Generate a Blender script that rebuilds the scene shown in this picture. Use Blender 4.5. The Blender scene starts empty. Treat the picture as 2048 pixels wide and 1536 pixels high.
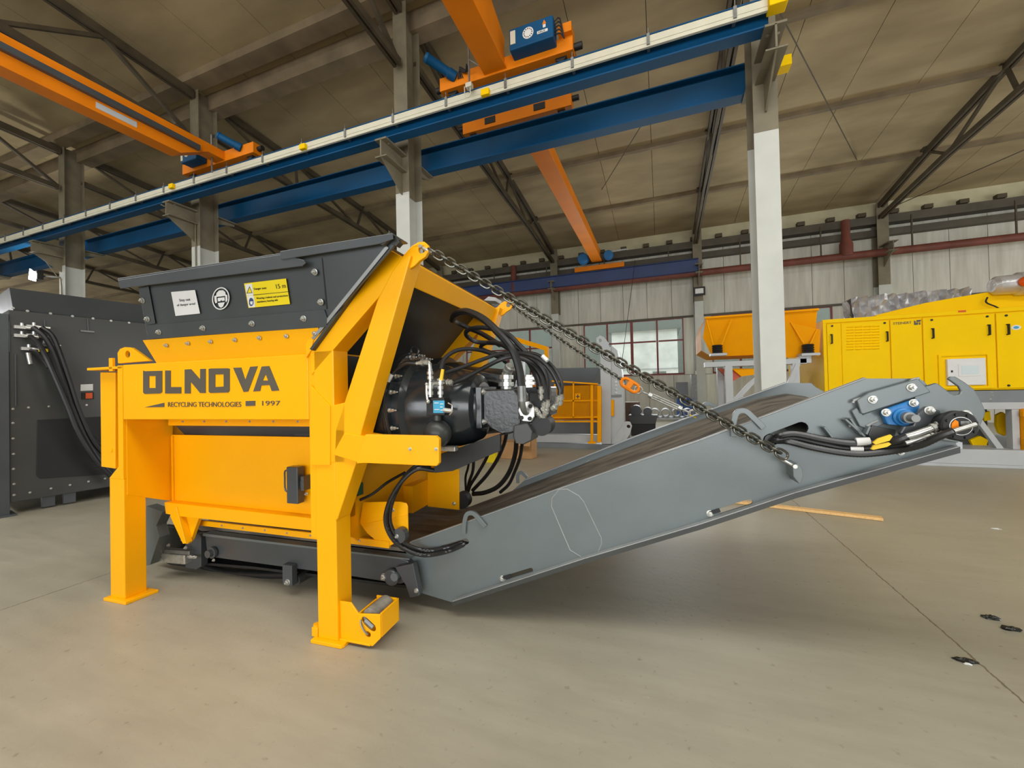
import bpy, math, random
from mathutils import Vector, Matrix
from mathutils.geometry import tessellate_polygon
random.seed(7)
S = bpy.context.scene
COL = S.collection

# ---------------------------------------------------------------- camera
F = 800.0; CX, CY = 1024.0, 768.0; CAMZ = 1.5
_u = Vector((-.0225, -1, .0125)).normalized()
_v = Vector((299., 0, 800.)); _v.y = (_u.x*_v.x + _u.z*_v.z)/-_u.y; _v.normalize()
_x = _v.cross(_u)
CM = Matrix((_x, _v, _u))                       # world <- camera (x right, y down, z forward)
cam_d = bpy.data.cameras.new('camera'); cam = bpy.data.objects.new('camera', cam_d); COL.objects.link(cam)
cam_d.sensor_width = 36; cam_d.lens = 36*F/2048; cam_d.clip_start = .05; cam_d.clip_end = 300
rx = CM @ Vector((1, 0, 0)); uy = CM @ Vector((0, -1, 0)); bz = CM @ Vector((0, 0, -1))
cam.matrix_world = Matrix(((rx.x, uy.x, bz.x, 0), (rx.y, uy.y, bz.y, 0), (rx.z, uy.z, bz.z, CAMZ), (0, 0, 0, 1)))
S.camera = cam

# ---------------------------------------------------------------- world, lights, exposure
S.view_settings.view_transform = 'Standard'; S.view_settings.look = 'None'
S.view_settings.exposure = -0.42; S.view_settings.gamma = 1.0; S.view_settings.use_curve_mapping = False
w = bpy.data.worlds.new('overcast_sky'); S.world = w; w.use_nodes = True
bg = w.node_tree.nodes['Background']; bg.inputs[0].default_value = (.94, .97, 1., 1); bg.inputs[1].default_value = 3.2
def area(name, loc, aim, sx, sy, power, col=(1, 1, 1)):
    l = bpy.data.lights.new(name, 'AREA'); l.shape = 'RECTANGLE'; l.size = sx; l.size_y = sy
    l.energy = power; l.color = col
    o = bpy.data.objects.new(name, l); COL.objects.link(o); o.location = loc
    o.rotation_euler = Vector(aim).to_track_quat('-Z', 'Y').to_euler(); return o
# daylight through the open gates behind the photographer, and the ridge rooflight of the near bay
area('gate_daylight', (2.5, -11.6, 2.7), (0, 1, .0), 18, 5.0, 1300, (.98, .99, 1.))
area('ridge_rooflight', (-3, -1.2, 9.3), (0, .12, -1), 34, 2.6, 2350, (1., .99, .94))
area('window_daylight', (-1.2, 18.1, 3.1), (0, -1, -.15), 5, 2.3, 260, (.92, .97, 1.))
area('window_daylight_right', (4.2, 18.1, 3.1), (0, -1, -.15), 4.4, 2.3, 240, (.92, .97, 1.))

area('right_fill_lamp', (23.4, 9.5, 3.0), (-1, .05, .02), 12, 5.5, 1500, (.98, .98, 1.))  # added fill lamp to brighten the far bay, the end wall is solid
area('left_fill_lamp', (-43.4, 4, 3.0), (1, .0, .02), 14, 5.5, 1500, (.98, .98, 1.))  # second added fill lamp, from the left end where nothing opens

# ---------------------------------------------------------------- pixel -> plane helpers
MO = Vector((-1.985, 1.835, 0)); MA = math.radians(3.4)
RL = Matrix(((math.cos(MA), math.sin(MA), 0), (-math.sin(MA), math.cos(MA), 0), (0, 0, 1)))   # machine local <- world
MC = RL @ (Vector((0, 0, CAMZ)) - MO)
def ray(px, py): return CM @ Vector(((px-CX)/F, (py-CY)/F, 1))
def WY(px, py, Y): r = ray(px, py); t = Y/r.y; return (r.x*t, CAMZ + r.z*t)          # world (X,Z) on plane Y
def WZ(px, py, Z): r = ray(px, py); t = (Z-CAMZ)/r.z; return (r.x*t, r.y*t)
def MY(px, py, y): r = RL @ ray(px, py); t = (y-MC.y)/r.y; return (MC.x+r.x*t, MC.z+r.z*t)  # machine (x,z) on plane y
def M3(px, py, y): a = MY(px, py, y); return (a[0], y, a[1])
def W3(px, py, y): a = WY(px, py, y); return (a[0], y, a[1])

# ---------------------------------------------------------------- materials
def lin(c):
    c /= 255; return c/12.92 if c <= .04045 else ((c+.055)/1.055)**2.4
def rgb(r, g, b): return (lin(r), lin(g), lin(b), 1)
def mat(name, c, rough=.5, metal=0., var=.08, scale=6., bump=0., bscale=40., coat=0., c2=None, rv=.1, stretch=None, detail=5, spec=.5):
    m = bpy.data.materials.new(name); m.use_nodes = True; nt = m.node_tree; N = nt.nodes; L = nt.links
    b = N['Principled BSDF']; b.inputs['Metallic'].default_value = metal; b.inputs['Roughness'].default_value = rough
    b.inputs['Coat Weight'].default_value = coat; b.inputs['Coat Roughness'].default_value = .15
    b.inputs['Specular IOR Level'].default_value = spec
    tc = N.new('ShaderNodeTexCoord'); src = tc.outputs['Object']
    if stretch:
        mp = N.new('ShaderNodeMapping'); mp.inputs['Scale'].default_value = stretch; L.new(src, mp.inputs[0]); src = mp.outputs[0]
    n = N.new('ShaderNodeTexNoise'); n.inputs['Scale'].default_value = scale; n.inputs['Detail'].default_value = detail; L.new(src, n.inputs['Vector'])
    r = N.new('ShaderNodeValToRGB'); r.color_ramp.elements[0].position = .3; r.color_ramp.elements[1].position = .72
    d = c2 if c2 else tuple(x*(1-var*2) for x in c[:3])+(1,)
    r.color_ramp.elements[0].color = d; r.color_ramp.elements[1].color = tuple(min(1, x*(1+var*.5)) for x in c[:3])+(1,) if not c2 else c
    L.new(n.outputs['Fac'], r.inputs[0]); L.new(r.outputs[0], b.inputs['Base Color'])
    mr = N.new('ShaderNodeMapRange'); mr.inputs['To Min'].default_value = max(.05, rough-rv); mr.inputs['To Max'].default_value = min(1, rough+rv)
    L.new(n.outputs['Fac'], mr.inputs[0]); L.new(mr.outputs[0], b.inputs['Roughness'])
    if bump:
        n2 = N.new('ShaderNodeTexNoise'); n2.inputs['Scale'].default_value = bscale; n2.inputs['Detail'].default_value = 4; L.new(src, n2.inputs['Vector'])
        bp = N.new('ShaderNodeBump'); bp.inputs['Strength'].default_value = bump; bp.inputs['Distance'].default_value = .01
        L.new(n2.outputs['Fac'], bp.inputs['Height']); L.new(bp.outputs[0], b.inputs['Normal'])
    return m
M = {}
M['yellow'] = mat('signal_yellow_paint', rgb(255, 180, 0), .36, 0, .02, 3, .04, 120, .06, spec=.3)
M['lemon'] = mat('lemon_yellow_paint', rgb(255, 208, 0), .62, 0, .02, 3, spec=.12)
M['amber'] = mat('orange_yellow_paint', rgb(252, 168, 0), .62, 0, .03, 3, spec=.1)
M['orange'] = mat('crane_orange_paint', rgb(236, 132, 8), .5, 0, .06, 2, spec=.25)
M['red'] = mat('red_orange_paint', rgb(225, 90, 20), .45)
M['blue'] = mat('runway_blue_paint', rgb(0, 78, 124), .5, 0, .1, 1.5, spec=.25)
M['navy'] = mat('old_blue_paint', rgb(52, 72, 120), .5, 0, .1, 1.5)
M['bearing'] = mat('bearing_blue_paint', rgb(40, 120, 185), .35)
M['grey'] = mat('steel_grey_paint', rgb(108, 117, 118), .34, .15, .07, 2.2, .03, 90, .15)
M['dgrey'] = mat('dark_grey_paint', rgb(76, 81, 84), .36, .15, .07, 2.5, .03, 90, .15)
M['edge'] = mat('cut_steel_edge', rgb(165, 168, 168), .4, .3)
M['black'] = mat('black_gear_paint', rgb(44, 49, 52), .22, .1, .08, 5, .12, 18, .4)
M['cast'] = mat('rough_black_casting', rgb(36, 39, 41), .3, .1, .1, 9, .35, 40, .3)
M['matt'] = mat('matt_black', rgb(26, 27, 28), .55)
M['rubber'] = mat('black_rubber_hose', rgb(34, 35, 36), .42, 0, .15, 20)
M['spiral'] = mat('glossy_spiral_wrap', rgb(30, 31, 32), .3, 0, .1, 20, coat=.15)
M['belt'] = mat('dusty_conveyor_belt', rgb(128, 121, 108), .7, 0, .2, 2.2, .25, 30, 0, rgb(62, 60, 57), .1, (1, 5, 3), 10)
M['zinc'] = mat('zinc_plated_steel', rgb(205, 206, 200), .3, .75, .12, 30)
M['chain'] = mat('blackened_chain_steel', rgb(106, 105, 96), .28, .8, .2, 40)
M['galv'] = mat('dull_steel', rgb(140, 142, 140), .45, .6, .15, 12)
M['roller'] = mat('worn_grey_roller', rgb(150, 146, 136), .7, .2, .25, 14, .2)
M['white'] = mat('white_label', rgb(225, 226, 224), .5, 0, .02)
M['lblue'] = mat('pale_blue_label', rgb(60, 165, 205), .45, 0, .05)
M['lyellow'] = mat('yellow_label', rgb(240, 215, 20), .45, 0, .02)
M['tag'] = mat('yellow_plastic_tag', rgb(240, 200, 20), .45)
M['ink'] = mat('dark_grey_print', rgb(88, 82, 70), .5, 0, .03)
M['inkb'] = mat('black_print', rgb(30, 30, 30), .5, 0, .03)
M['green'] = mat('green_plastic', rgb(30, 80, 50), .5)
M['colw'] = mat('light_column_paint', rgb(200, 203, 196), .5, 0, .05, 2.5, .08, 12)
M['cold'] = mat('old_beige_column_paint', rgb(128, 120, 98), .6, 0, .12, 4)
M['truss'] = mat('brown_truss_steel', rgb(84, 74, 56), .6, .1, .2, 3)
M['cream'] = mat('cream_conductor_rail', rgb(218, 215, 194), .4, 0, .05, 4)
M['lgrey'] = mat('light_machine_grey', rgb(190, 194, 196), .45, 0, .04, 3)
M['mgrey'] = mat('mid_machine_grey', rgb(128, 134, 138), .45, 0, .05, 3)
M['char'] = mat('charcoal_enclosure_paint', rgb(62, 64, 62), .42, .1, .08, 2, 0, 0, .1)
M['pipe'] = mat('rust_red_pipe', rgb(122, 66, 52), .6, 0, .18, 3)
M['duct'] = mat('grey_brown_ledge', rgb(92, 86, 74), .7, 0, .15, 2)
M['frame'] = mat('dark_red_window_frame', rgb(128, 56, 54), .5, 0, .08, 4)
M['wood'] = mat('pine_timber', rgb(236, 196, 132), .6, 0, .1, 4, .1, 30, 0, rgb(220, 172, 108), .1, (14, 1, 14))
M['card'] = mat('cardboard', rgb(196, 152, 104), .75, 0, .08, 5)
M['foil'] = mat('crumpled_foil', rgb(222, 223, 226), .32, .6, .12, 5, 1.0, 9)
M['rust'] = mat('rusty_drum_paint', rgb(96, 70, 58), .6, 0, .2, 6)
M['dblue'] = mat('blue_plastic_drum', rgb(40, 80, 150), .45)
M['plast'] = mat('shiny_black_film', rgb(40, 42, 40), .2, 0, .3, 20, .5, 60)
M['peach'] = mat('pale_peach_primer', rgb(246, 186, 110), .5, 0, .05, 3)

def floor_mat():
    m = bpy.data.materials.new('polished_concrete_floor'); m.use_nodes = True; nt = m.node_tree; N = nt.nodes; L = nt.links
    b = N['Principled BSDF']; tc = N.new('ShaderNodeTexCoord')
    def noise(sc, det, st=(1, 1, 1), rough=.55):
        mp = N.new('ShaderNodeMapping'); mp.inputs['Scale'].default_value = st; L.new(tc.outputs['Object'], mp.inputs[0])
        n = N.new('ShaderNodeTexNoise'); n.inputs['Scale'].default_value = sc; n.inputs['Detail'].default_value = det; n.inputs['Roughness'].default_value = rough
        L.new(mp.outputs[0], n.inputs['Vector']); return n
    def ramp(src, p0, c0, p1, c1):
        r = N.new('ShaderNodeValToRGB'); r.color_ramp.elements[0].position = p0; r.color_ramp.elements[0].color = c0
        r.color_ramp.elements[1].position = p1; r.color_ramp.elements[1].color = c1; L.new(src, r.inputs[0]); return r
    def mix(f, a, bb, t='MIX'):
        x = N.new('ShaderNodeMix'); x.data_type = 'RGBA'; x.blend_type = t
        if isinstance(f, float): x.inputs[0].default_value = f
        else: L.new(f, x.inputs[0])
        L.new(a, x.inputs[6]); L.new(bb, x.inputs[7]); return x.outputs[2]
    big = noise(.55, 6, (1, 1, 1), .6); base = ramp(big.outputs['Fac'], .3, rgb(155, 150, 133), .75, rgb(174, 169, 151))
    st = noise(1.6, 8, (1.0, 5, 1), .65); s1 = ramp(st.outputs['Fac'], .35, (.91, .91, .91, 1), .7, (1.04, 1.04, 1.04, 1))
    c = mix(1.0, base.outputs[0], s1.outputs[0], 'MULTIPLY')
    sp = noise(24, 5); s2 = ramp(sp.outputs['Fac'], .27, (.72, .7, .68, 1), .36, (1, 1, 1, 1)); c = mix(1.0, c, s2.outputs[0], 'MULTIPLY')
    sc = noise(7, 9, (1, 2.2, 1), .75); s3 = ramp(sc.outputs['Fac'], .66, (0, 0, 0, 1), .76, (.22, .22, .21, 1)); c = mix(1.0, c, s3.outputs[0], 'ADD')
    # saw-cut control joints, one line every six metres along Y
    sx = N.new('ShaderNodeSeparateXYZ'); L.new(tc.outputs['Object'], sx.inputs[0])
    def joint(out, off, per, wid):
        a = N.new('ShaderNodeMath'); a.operation = 'ADD'; a.inputs[1].default_value = off; L.new(out, a.inputs[0])
        nz = N.new('ShaderNodeMath'); nz.operation = 'MULTIPLY_ADD'; nz.inputs[1].default_value = .03; L.new(sp.outputs['Fac'], nz.inputs[0]); L.new(a.outputs[0], nz.inputs[2])
        p = N.new('ShaderNodeMath'); p.operation = 'PINGPONG'; p.inputs[1].default_value = per/2; L.new(nz.outputs[0], p.inputs[0])
        l = N.new('ShaderNodeMath'); l.operation = 'LESS_THAN'; l.inputs[1].default_value = wid; L.new(p.outputs[0], l.inputs[0]); return l.outputs[0]
    j = joint(sx.outputs[0], -1.545, 6., .005); dk = N.new('ShaderNodeRGB'); dk.outputs[0].default_value = rgb(112, 104, 88)
    c = mix(j, c, dk.outputs[0]); L.new(c, b.inputs['Base Color'])
    rr = N.new('ShaderNodeMapRange'); rr.inputs['To Min'].default_value = .3; rr.inputs['To Max'].default_value = .52; L.new(st.outputs['Fac'], rr.inputs[0]); L.new(rr.outputs[0], b.inputs['Roughness'])
    bp = N.new('ShaderNodeBump'); bp.inputs['Strength'].default_value = .12; bp.inputs['Distance'].default_value = .01; L.new(sp.outputs['Fac'], bp.inputs['Height']); L.new(bp.outputs[0], b.inputs['Normal'])
    b.inputs['Specular IOR Level'].default_value = .4
    return m
M['floor'] = floor_mat()
M['slab'] = mat('stained_roof_slab', rgb(178, 161, 124), .85, 0, .12, .9, .1, 10, 0, rgb(144, 128, 96), .05, (.6, 1.6, 1), 9)
M['rib'] = mat('stained_roof_rib', rgb(138, 122, 96), .85, 0, .2, 1.6, .1, 10)
M['wallp'] = mat('weathered_white_wall_panel', rgb(216, 215, 203), .7, 0, .1, 1.4, .05, 10, 0, rgb(192, 190, 176), .05, (5, 5, .5), 8)
M['band'] = mat('cream_eave_panel', rgb(206, 200, 166), .75, 0, .08, 2)
def glass_mat():
    m = bpy.data.materials.new('dusty_window_glass'); m.use_nodes = True; nt = m.node_tree; N = nt.nodes; L = nt.links
    for n in list(N):
        if n.type != 'OUTPUT_MATERIAL': N.remove(n)
    out = [n for n in N if n.type == 'OUTPUT_MATERIAL'][0]
    t = N.new('ShaderNodeBsdfTransparent'); t.inputs[0].default_value = (.95, .98, .96, 1)
    g = N.new('ShaderNodeBsdfPrincipled'); g.inputs['Base Color'].default_value = rgb(176, 186, 180); g.inputs['Roughness'].default_value = .25
    mx = N.new('ShaderNodeMixShader'); nn = N.new('ShaderNodeTexNoise'); nn.inputs['Scale'].default_value = 1.3
    tc = N.new('ShaderNodeTexCoord'); L.new(tc.outputs['Object'], nn.inputs['Vector'])
    mr = N.new('ShaderNodeMapRange'); mr.inputs['From Min'].default_value = .3; mr.inputs['From Max'].default_value = .7; mr.inputs['To Min'].default_value = .12; mr.inputs['To Max'].default_value = .3
    L.new(nn.outputs['Fac'], mr.inputs[0]); L.new(mr.outputs[0], mx.inputs[0]); L.new(t.outputs[0], mx.inputs[1]); L.new(g.outputs[0], mx.inputs[2]); L.new(mx.outputs[0], out.inputs[0])
    return m
M['glass'] = glass_mat()
def emis(name, c, s):
    m = bpy.data.materials.new(name); m.use_nodes = True; b = m.node_tree.nodes['Principled BSDF']
    b.inputs['Base Color'].default_value = c; b.inputs['Emission Color'].default_value = c; b.inputs['Emission Strength'].default_value = s; return m
M['lamp'] = emis('lit_floodlight_lens', (1, .98, .92, 1), 30)
M['screen'] = emis('pale_control_screen', rgb(190, 202, 204), .25)

# ---------------------------------------------------------------- geometry collector
def cat(pts, n):
    if len(pts) < 3: return [Vector(p) for p in pts]
    P = [Vector(p) for p in pts]; P = [P[0]*2-P[1]] + P + [P[-1]*2-P[-2]]; out = []
    for i in range(1, len(P)-2):
        for k in range(n):
            t = k/n; a, b, c, d = P[i-1:i+3]
            out.append(.5*((2*b) + (c-a)*t + (2*a-5*b+4*c-d)*t*t + (3*b-a-3*c+d)*t**3))
    out.append(P[-2]); return out
class G:
    def __init__(s): s.v = []; s.f = []; s.sm = []
    def add(s, V, Fc, sm=False):
        o = len(s.v); s.v += [tuple(p) for p in V]; s.f += [tuple(i+o for i in q) for q in Fc]; s.sm += [sm]*len(Fc); return s
    def box(s, x0, x1, y0, y1, z0, z1):
        V = [(x, y, z) for z in (z0, z1) for y in (y0, y1) for x in (x0, x1)]
        return s.add(V, [(0, 2, 3, 1), (4, 5, 7, 6), (0, 1, 5, 4), (2, 6, 7, 3), (0, 4, 6, 2), (1, 3, 7, 5)])
    def bar(s, a, b, w_, h, up=(0, 0, 1)):
        a = Vector(a); b = Vector(b); d = (b-a).normalized(); u = Vector(up); sx_ = d.cross(u)
        if sx_.length < 1e-4: sx_ = d.cross(Vector((1, 0, 0)))
        sx_.normalize(); u = sx_.cross(d).normalized(); V = []
        for p in (a, b):
            for i, j in ((-1, -1), (1, -1), (1, 1), (-1, 1)): V.append(p + sx_*(i*w_/2) + u*(j*h/2))
        return s.add(V, [(0, 1, 2, 3), (7, 6, 5, 4), (0, 4, 5, 1), (1, 5, 6, 2), (2, 6, 7, 3), (3, 7, 4, 0)])
    def prism(s, loops, t0, t1, ax='y'):
        """polygon (outer, holes...) of 2D points extruded from t0 to t1; ax='y': points are (x,z); 'x': (y,z); 'z': (x,y)"""
        if not isinstance(loops[0][0], (tuple, list)): loops = [loops]
        def P(p, t):
            return (p[0], t, p[1]) if ax == 'y' else ((t, p[0], p[1]) if ax == 'x' else (p[0], p[1], t))
        flat = [p for l in loops for p in l]
        tri = tessellate_polygon([[Vector((p[0], p[1], 0)) for p in l] for l in loops]); n = len(flat)
        V = [P(p, t0) for p in flat] + [P(p, t1) for p in flat]
        if len(loops) == 1 and n <= 4: Fc = [tuple(range(n)), tuple(range(2*n-1, n-1, -1))]
        else: Fc = [tuple(t) for t in tri] + [tuple(i+n for i in reversed(t)) for t in tri]
        o = 0
        for l in loops:
            m = len(l)
            for i in range(m): j = (i+1) % m; Fc.append((o+i, o+j, o+j+n, o+i+n))
            o += m
        return s.add(V, Fc)
    def tube(s, pts, r, n=8, smooth=True, sub=0, closed=False, rib=None):
        P = cat(pts, sub) if sub else [Vector(p) for p in pts]
        if rib:
            L = sum((P[i+1]-P[i]).length for i in range(len(P)-1)); m = max(4, int(L/rib[0])*2); Q = []; acc = [0]
            for i in range(len(P)-1): acc.append(acc[-1]+(P[i+1]-P[i]).length)
            k = 0
            for q in range(m+1):
                d = L*q/m
                while k < len(P)-2 and acc[k+1] < d: k += 1
                Q.append(P[k].lerp(P[k+1], (d-acc[k])/max(1e-9, acc[k+1]-acc[k])))
            P = Q
        N_ = len(P); nrm = None; V = []
        for i, p in enumerate(P):
            t = (P[(i+1) % N_]-P[i-1]) if closed else (P[min(i+1, N_-1)]-P[max(i-1, 0)]); t.normalize()
            if nrm is None:
                nrm = t.cross(Vector((0, 0, 1)));
                if nrm.length < .1: nrm = t.cross(Vector((1, 0, 0)))
            nrm = (nrm - t*nrm.dot(t)).normalized(); b = t.cross(nrm)
            rr = (r[i] if isinstance(r, (list, tuple)) else r)*(1+(rib[1] if rib and i % 2 else 0))
            for k in range(n): a = 2*math.pi*k/n; V.append(p+nrm*(math.cos(a)*rr)+b*(math.sin(a)*rr))
        Fc = []
        for i in range(N_ if closed else N_-1):
            j = (i+1) % N_
            for k in range(n): l = (k+1) % n; Fc.append((i*n+k, i*n+l, j*n+l, j*n+k))
        s.add(V, Fc, smooth)
        if not closed: s.add(V[:n], [tuple(range(n-1, -1, -1))]); s.add(V[-n:], [tuple(range(n))])
        return s
    def lathe(s, o, ax, prof, n=32, smooth=True):
        o = Vector(o); ax = Vector(ax).normalized(); a = ax.cross(Vector((0, 0, 1)))
        if a.length < .1: a = ax.cross(Vector((1, 0, 0)))
        a.normalize(); b = ax.cross(a); V = []
        for t, r in prof:
            for k in range(n): q = 2*math.pi*k/n; V.append(o+ax*t+a*(math.cos(q)*r)+b*(math.sin(q)*r))
        Fc = []
        for i in range(len(prof)-1):
            for k in range(n): l = (k+1) % n; Fc.append((i*n+k, i*n+l, (i+1)*n+l, (i+1)*n+k))
        s.add(V, Fc, smooth); m = len(prof)-1
        s.add(V[:n], [tuple(range(n-1, -1, -1))]); s.add(V[m*n:], [tuple(range(n))]); return s
    def cyl(s, a, b, r, n=20, r2=None):
        a = Vector(a); b = Vector(b); return s.lathe(a, b-a, [(0, r), ((b-a).length, r if r2 is None else r2)], n)
    def sphere(s, c, r, n=20, m=10):
        return s.lathe(c, (0, 0, 1), [(-r*math.cos(math.pi*i/m), max(1e-4, r*math.sin(math.pi*i/m))) for i in range(m+1)], n)
    def mesh(s, name, mt, bev=0):
        me = bpy.data.meshes.new(name); me.from_pydata(s.v, [], s.f); me.validate(); me.materials.append(mt)
        if len(me.polygons) == len(s.sm): me.polygons.foreach_set('use_smooth', s.sm)
        me.update()
        import bmesh
        bm = bmesh.new(); bm.from_mesh(me); bmesh.ops.recalc_face_normals(bm, faces=bm.faces); bm.to_mesh(me); bm.free()
        if any(s.sm):
            try: me.set_sharp_from_angle(angle=math.radians(38))
            except Exception: pass
        return me
    def obj(s, name, mt, parent=None, bev=0, **k):
        me = s.mesh(name, mt); o = bpy.data.objects.new(name, me); COL.objects.link(o); o.parent = parent
        if bev:
            b = o.modifiers.new('bevel', 'BEVEL'); b.width = bev; b.segments = 2; b.limit_method = 'ANGLE'; b.angle_limit = math.radians(40); b.harden_normals = False
        for a, v in k.items(): o[a] = v
        return o
def thing(name, label, catg, loc=(0, 0, 0), rz=0, group=None):
    o = bpy.data.objects.new(name, None); COL.objects.link(o); o.location = loc; o.rotation_euler = (0, 0, rz); o.empty_display_size = .2
    o['label'] = label; o['category'] = catg
    if group: o['group'] = group
    return o
def tag(o, label, catg, group=None):
    o['label'] = label; o['category'] = catg
    if group: o['group'] = group
    return o
def struct(o): o['kind'] = 'structure'; return o
def inst(name, me, parent, loc, q=None, sc=None):
    o = bpy.data.objects.new(name, me); COL.objects.link(o); o.parent = parent; o.location = loc
    if q is not None: o.rotation_mode = 'QUATERNION'; o.rotation_quaternion = q
    if sc: o.scale = sc
    return o
def text(name, body, mt, parent, loc, rot, size, depth=.002, sx=1.0, align='LEFT', shear=0):
    c = bpy.data.curves.new(name, 'FONT'); c.body = body; c.size = size; c.extrude = depth; c.align_x = align; c.shear = shear; c.resolution_u = 3
    t = bpy.data.objects.new(name, c); COL.objects.link(t); bpy.context.view_layer.update()
    me = bpy.data.meshes.new_from_object(t.evaluated_get(bpy.context.evaluated_depsgraph_get()))
    bpy.data.objects.remove(t); me.name = name; me.materials.clear(); me.materials.append(mt)
    o = bpy.data.objects.new(name, me); COL.objects.link(o); o.parent = parent; o.location = loc; o.rotation_euler = rot; o.scale = (sx, 1, 1); return o
# shared bolt mesh, pointing towards -Y, unit size (washer radius 1)
bg_ = G(); bg_.lathe((0, 0, 0), (0, -1, 0), [(0, 1), (.22, 1), (.25, .9)], 14); bg_.lathe((0, -.22, 0), (0, -1, 0), [(0, .74), (.55, .74), (.68, .6)], 6, False)
bg_.lathe((0, -.8, 0), (0, -1, 0), [(0, .36), (.5, .36), (.55, .3)], 8)
BOLT = bg_.mesh('bolt', M['zinc'])
def bolts(parent, pts, size=.014, q=None, name='bolt'):
    for p in pts: inst(name, BOLT, parent, p, q, (size,)*3)
QX = Vector((0, -1, 0)).rotation_difference(Vector((1, 0, 0)))
QU = Vector((0, -1, 0)).rotation_difference(Vector((0, 0, 1)))
def ring(cx, cy, r, n, a0=0, a1=2*math.pi, close=False):
    m = n if close else n-1
    return [(cx+r*math.cos(a0+(a1-a0)*i/m), cy+r*math.sin(a0+(a1-a0)*i/m)) for i in range(n)]
def hole(cx, cy, r, n=14): return [(cx+r*math.cos(-2*math.pi*i/n), cy+r*math.sin(-2*math.pi*i/n)) for i in range(n)]
def slot(a, b, r, n=7):
    a = Vector(a); b = Vector(b); d = (b-a).normalized(); ang = math.atan2(d.y, d.x); P = []
    for i in range(n): t = ang+math.pi/2-math.pi*i/(n-1); P.append((b.x+r*math.cos(t), b.y+r*math.sin(t)))
    for i in range(n): t = ang-math.pi/2-math.pi*i/(n-1); P.append((a.x+r*math.cos(t), a.y+r*math.sin(t)))
    return P

# ================================================================ SETTING
g = G(); g.box(-44, 24, -12, 18.5, -.3, 0); struct(g.obj('floor', M['floor']))
# roof: ribbed concrete slabs, far bay falling to the eaves, near bay rising to the ridge
def zr(y): return 7.95+.1*(18.3-y) if y > 6.4 else (9.14+.1*(6.4-y) if y > 0 else 9.78+.1*y)
roof = struct(bpy.data.objects.new('ceiling', None)); COL.objects.link(roof)
ys = [18.45, 15.3, 12.35, 9.4, 6.45, 3.3, 0.15, -3, -6, -9, -12]
slabs = []
g = G(); n_s = 0
x0 = -43.6
while x0 < 20:
    for i in range(len(ys)-1):
        if i > 6: continue
        ya, yb = ys[i], ys[i+1]; za, zb = zr(ya), zr(yb); q = G(); gp = .006; wd = 1.5
        V = []
        for z_ in (0, .12):
            V += [(x0+gp, ya-gp, za+z_), (x0+wd-gp, ya-gp, za+z_), (x0+wd-gp, yb+gp, zb+z_), (x0+gp, yb+gp, zb+z_)]
        q.add(V, [(0, 1, 2, 3), (7, 6, 5, 4), (0, 4, 5, 1), (1, 5, 6, 2), (2, 6, 7, 3), (3, 7, 4, 0)])
        slabs.append((abs(x0+2)+abs(ya-8), q))
    x0 += 1.5
slabs.sort(key=lambda a: a[0])
for d_, q in slabs[:290]: q.obj('roof_slab', M['slab'], roof)
q = G()
for d_, s_ in slabs[290:]: q.add(s_.v, s_.f)
if q.v: q.obj('roof_slab', M['slab'], roof)['kind'] = 'stuff'
# slab edge ribs under each joint line
for i, y in enumerate(ys[:-1]):
    z = zr(y)
    if i == 0: continue
    g = G(); hh = .2 if y > 7 else .3
    if abs(y-6.45) < .01: continue
    g.box(-44, 24, y-.07, y+.07, z-hh*.55, z+.1); g.obj('roof_rib', M['rib'], roof)
g = G(); g.prism([(-12, 8.7), (0.1, 9.9), (6.4, 9.25), (6.4, 9.6), (0.1, 10.2), (-12, 9.0)], -44, 24, 'x'); g.prism([(6.4, 9.27), (18.6, 8.09), (18.6, 8.4), (6.4, 9.6)], -44, 24, 'x'); g.obj('roof_deck', M['rib'], roof)
# beams over the column row
g = G(); g.box(-44, 24, 6.15, 6.5, 8.98, 9.38); g.obj('eaves_beam', M['rib'], roof)
g = G(); g.box(-44, 24, 6.75, 7.1, 8.7, 9.1); g.obj('eaves_beam', M['rib'], roof)

# back wall: upright panels, cream eave band, ledges
WYB = 18.35
wall = struct(bpy.data.objects.new('wall_back', None)); COL.objects.link(wall)
wins = [(-9.3, -4.75), (-3.28, .93), (2.0, 6.1), (8.0, 12.3)]
def blocked(a, b):
    return [(max(a, p), min(b, q_)) for p, q_ in wins if min(b, q_) > max(a, p)+.02]
xx = -43.5
pl = []
while xx < 20:
    a, b = xx+.008, xx+.992
    pl.append((abs(xx+.5), a, b)); xx += 1.
for d_, a, b in pl:
    q = G(); q.box(a, b, WYB, WYB+.12, 4.4, 7.35); q.obj('wall_panel', M['wallp'], wall)
    segs = [(a, b)]
    for p, q_ in wins:
        ns = []
        for s0, s1 in segs:
            if q_ <= s0 or p >= s1: ns.append((s0, s1)); continue
            if p > s0: ns.append((s0, p))
            if q_ < s1: ns.append((q_, s1))
        segs = ns
    q = G(); q.box(a, b, WYB, WYB+.12, 0, 1.93); q.obj('wall_panel', M['wallp'], wall)
    for s0, s1 in segs:
        if s1-s0 > .05: q = G(); q.box(s0, s1, WYB, WYB+.12, 1.95, 4.36); q.obj('wall_panel', M['wallp'], wall)
g = G(); g.box(-40, 22, 18.2, 18.5, 7.35, 8.3); g.obj('eave_band', M['band'], wall)
g = G(); g.box(-40, 22, 18.46, 18.6, 0, 1.95); g.box(-40, 22, 18.46, 18.6, 4.38, 8.4); g.obj('wall_backing', M['wallp'], wall)
g = G(); g.box(-40, 22, 17.95, 18.4, 7.12, 7.4); g.obj('ledge', M['duct'], wall)
g = G(); g.box(-40, 22, 18.1, 18.4, 6.72, 6.95); g.obj('ledge', M['duct'], wall)
g = G(); g.box(-40, 22, 18.28, 18.36, 4.34, 4.42); g.obj('ledge', M['duct'], wall)
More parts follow.
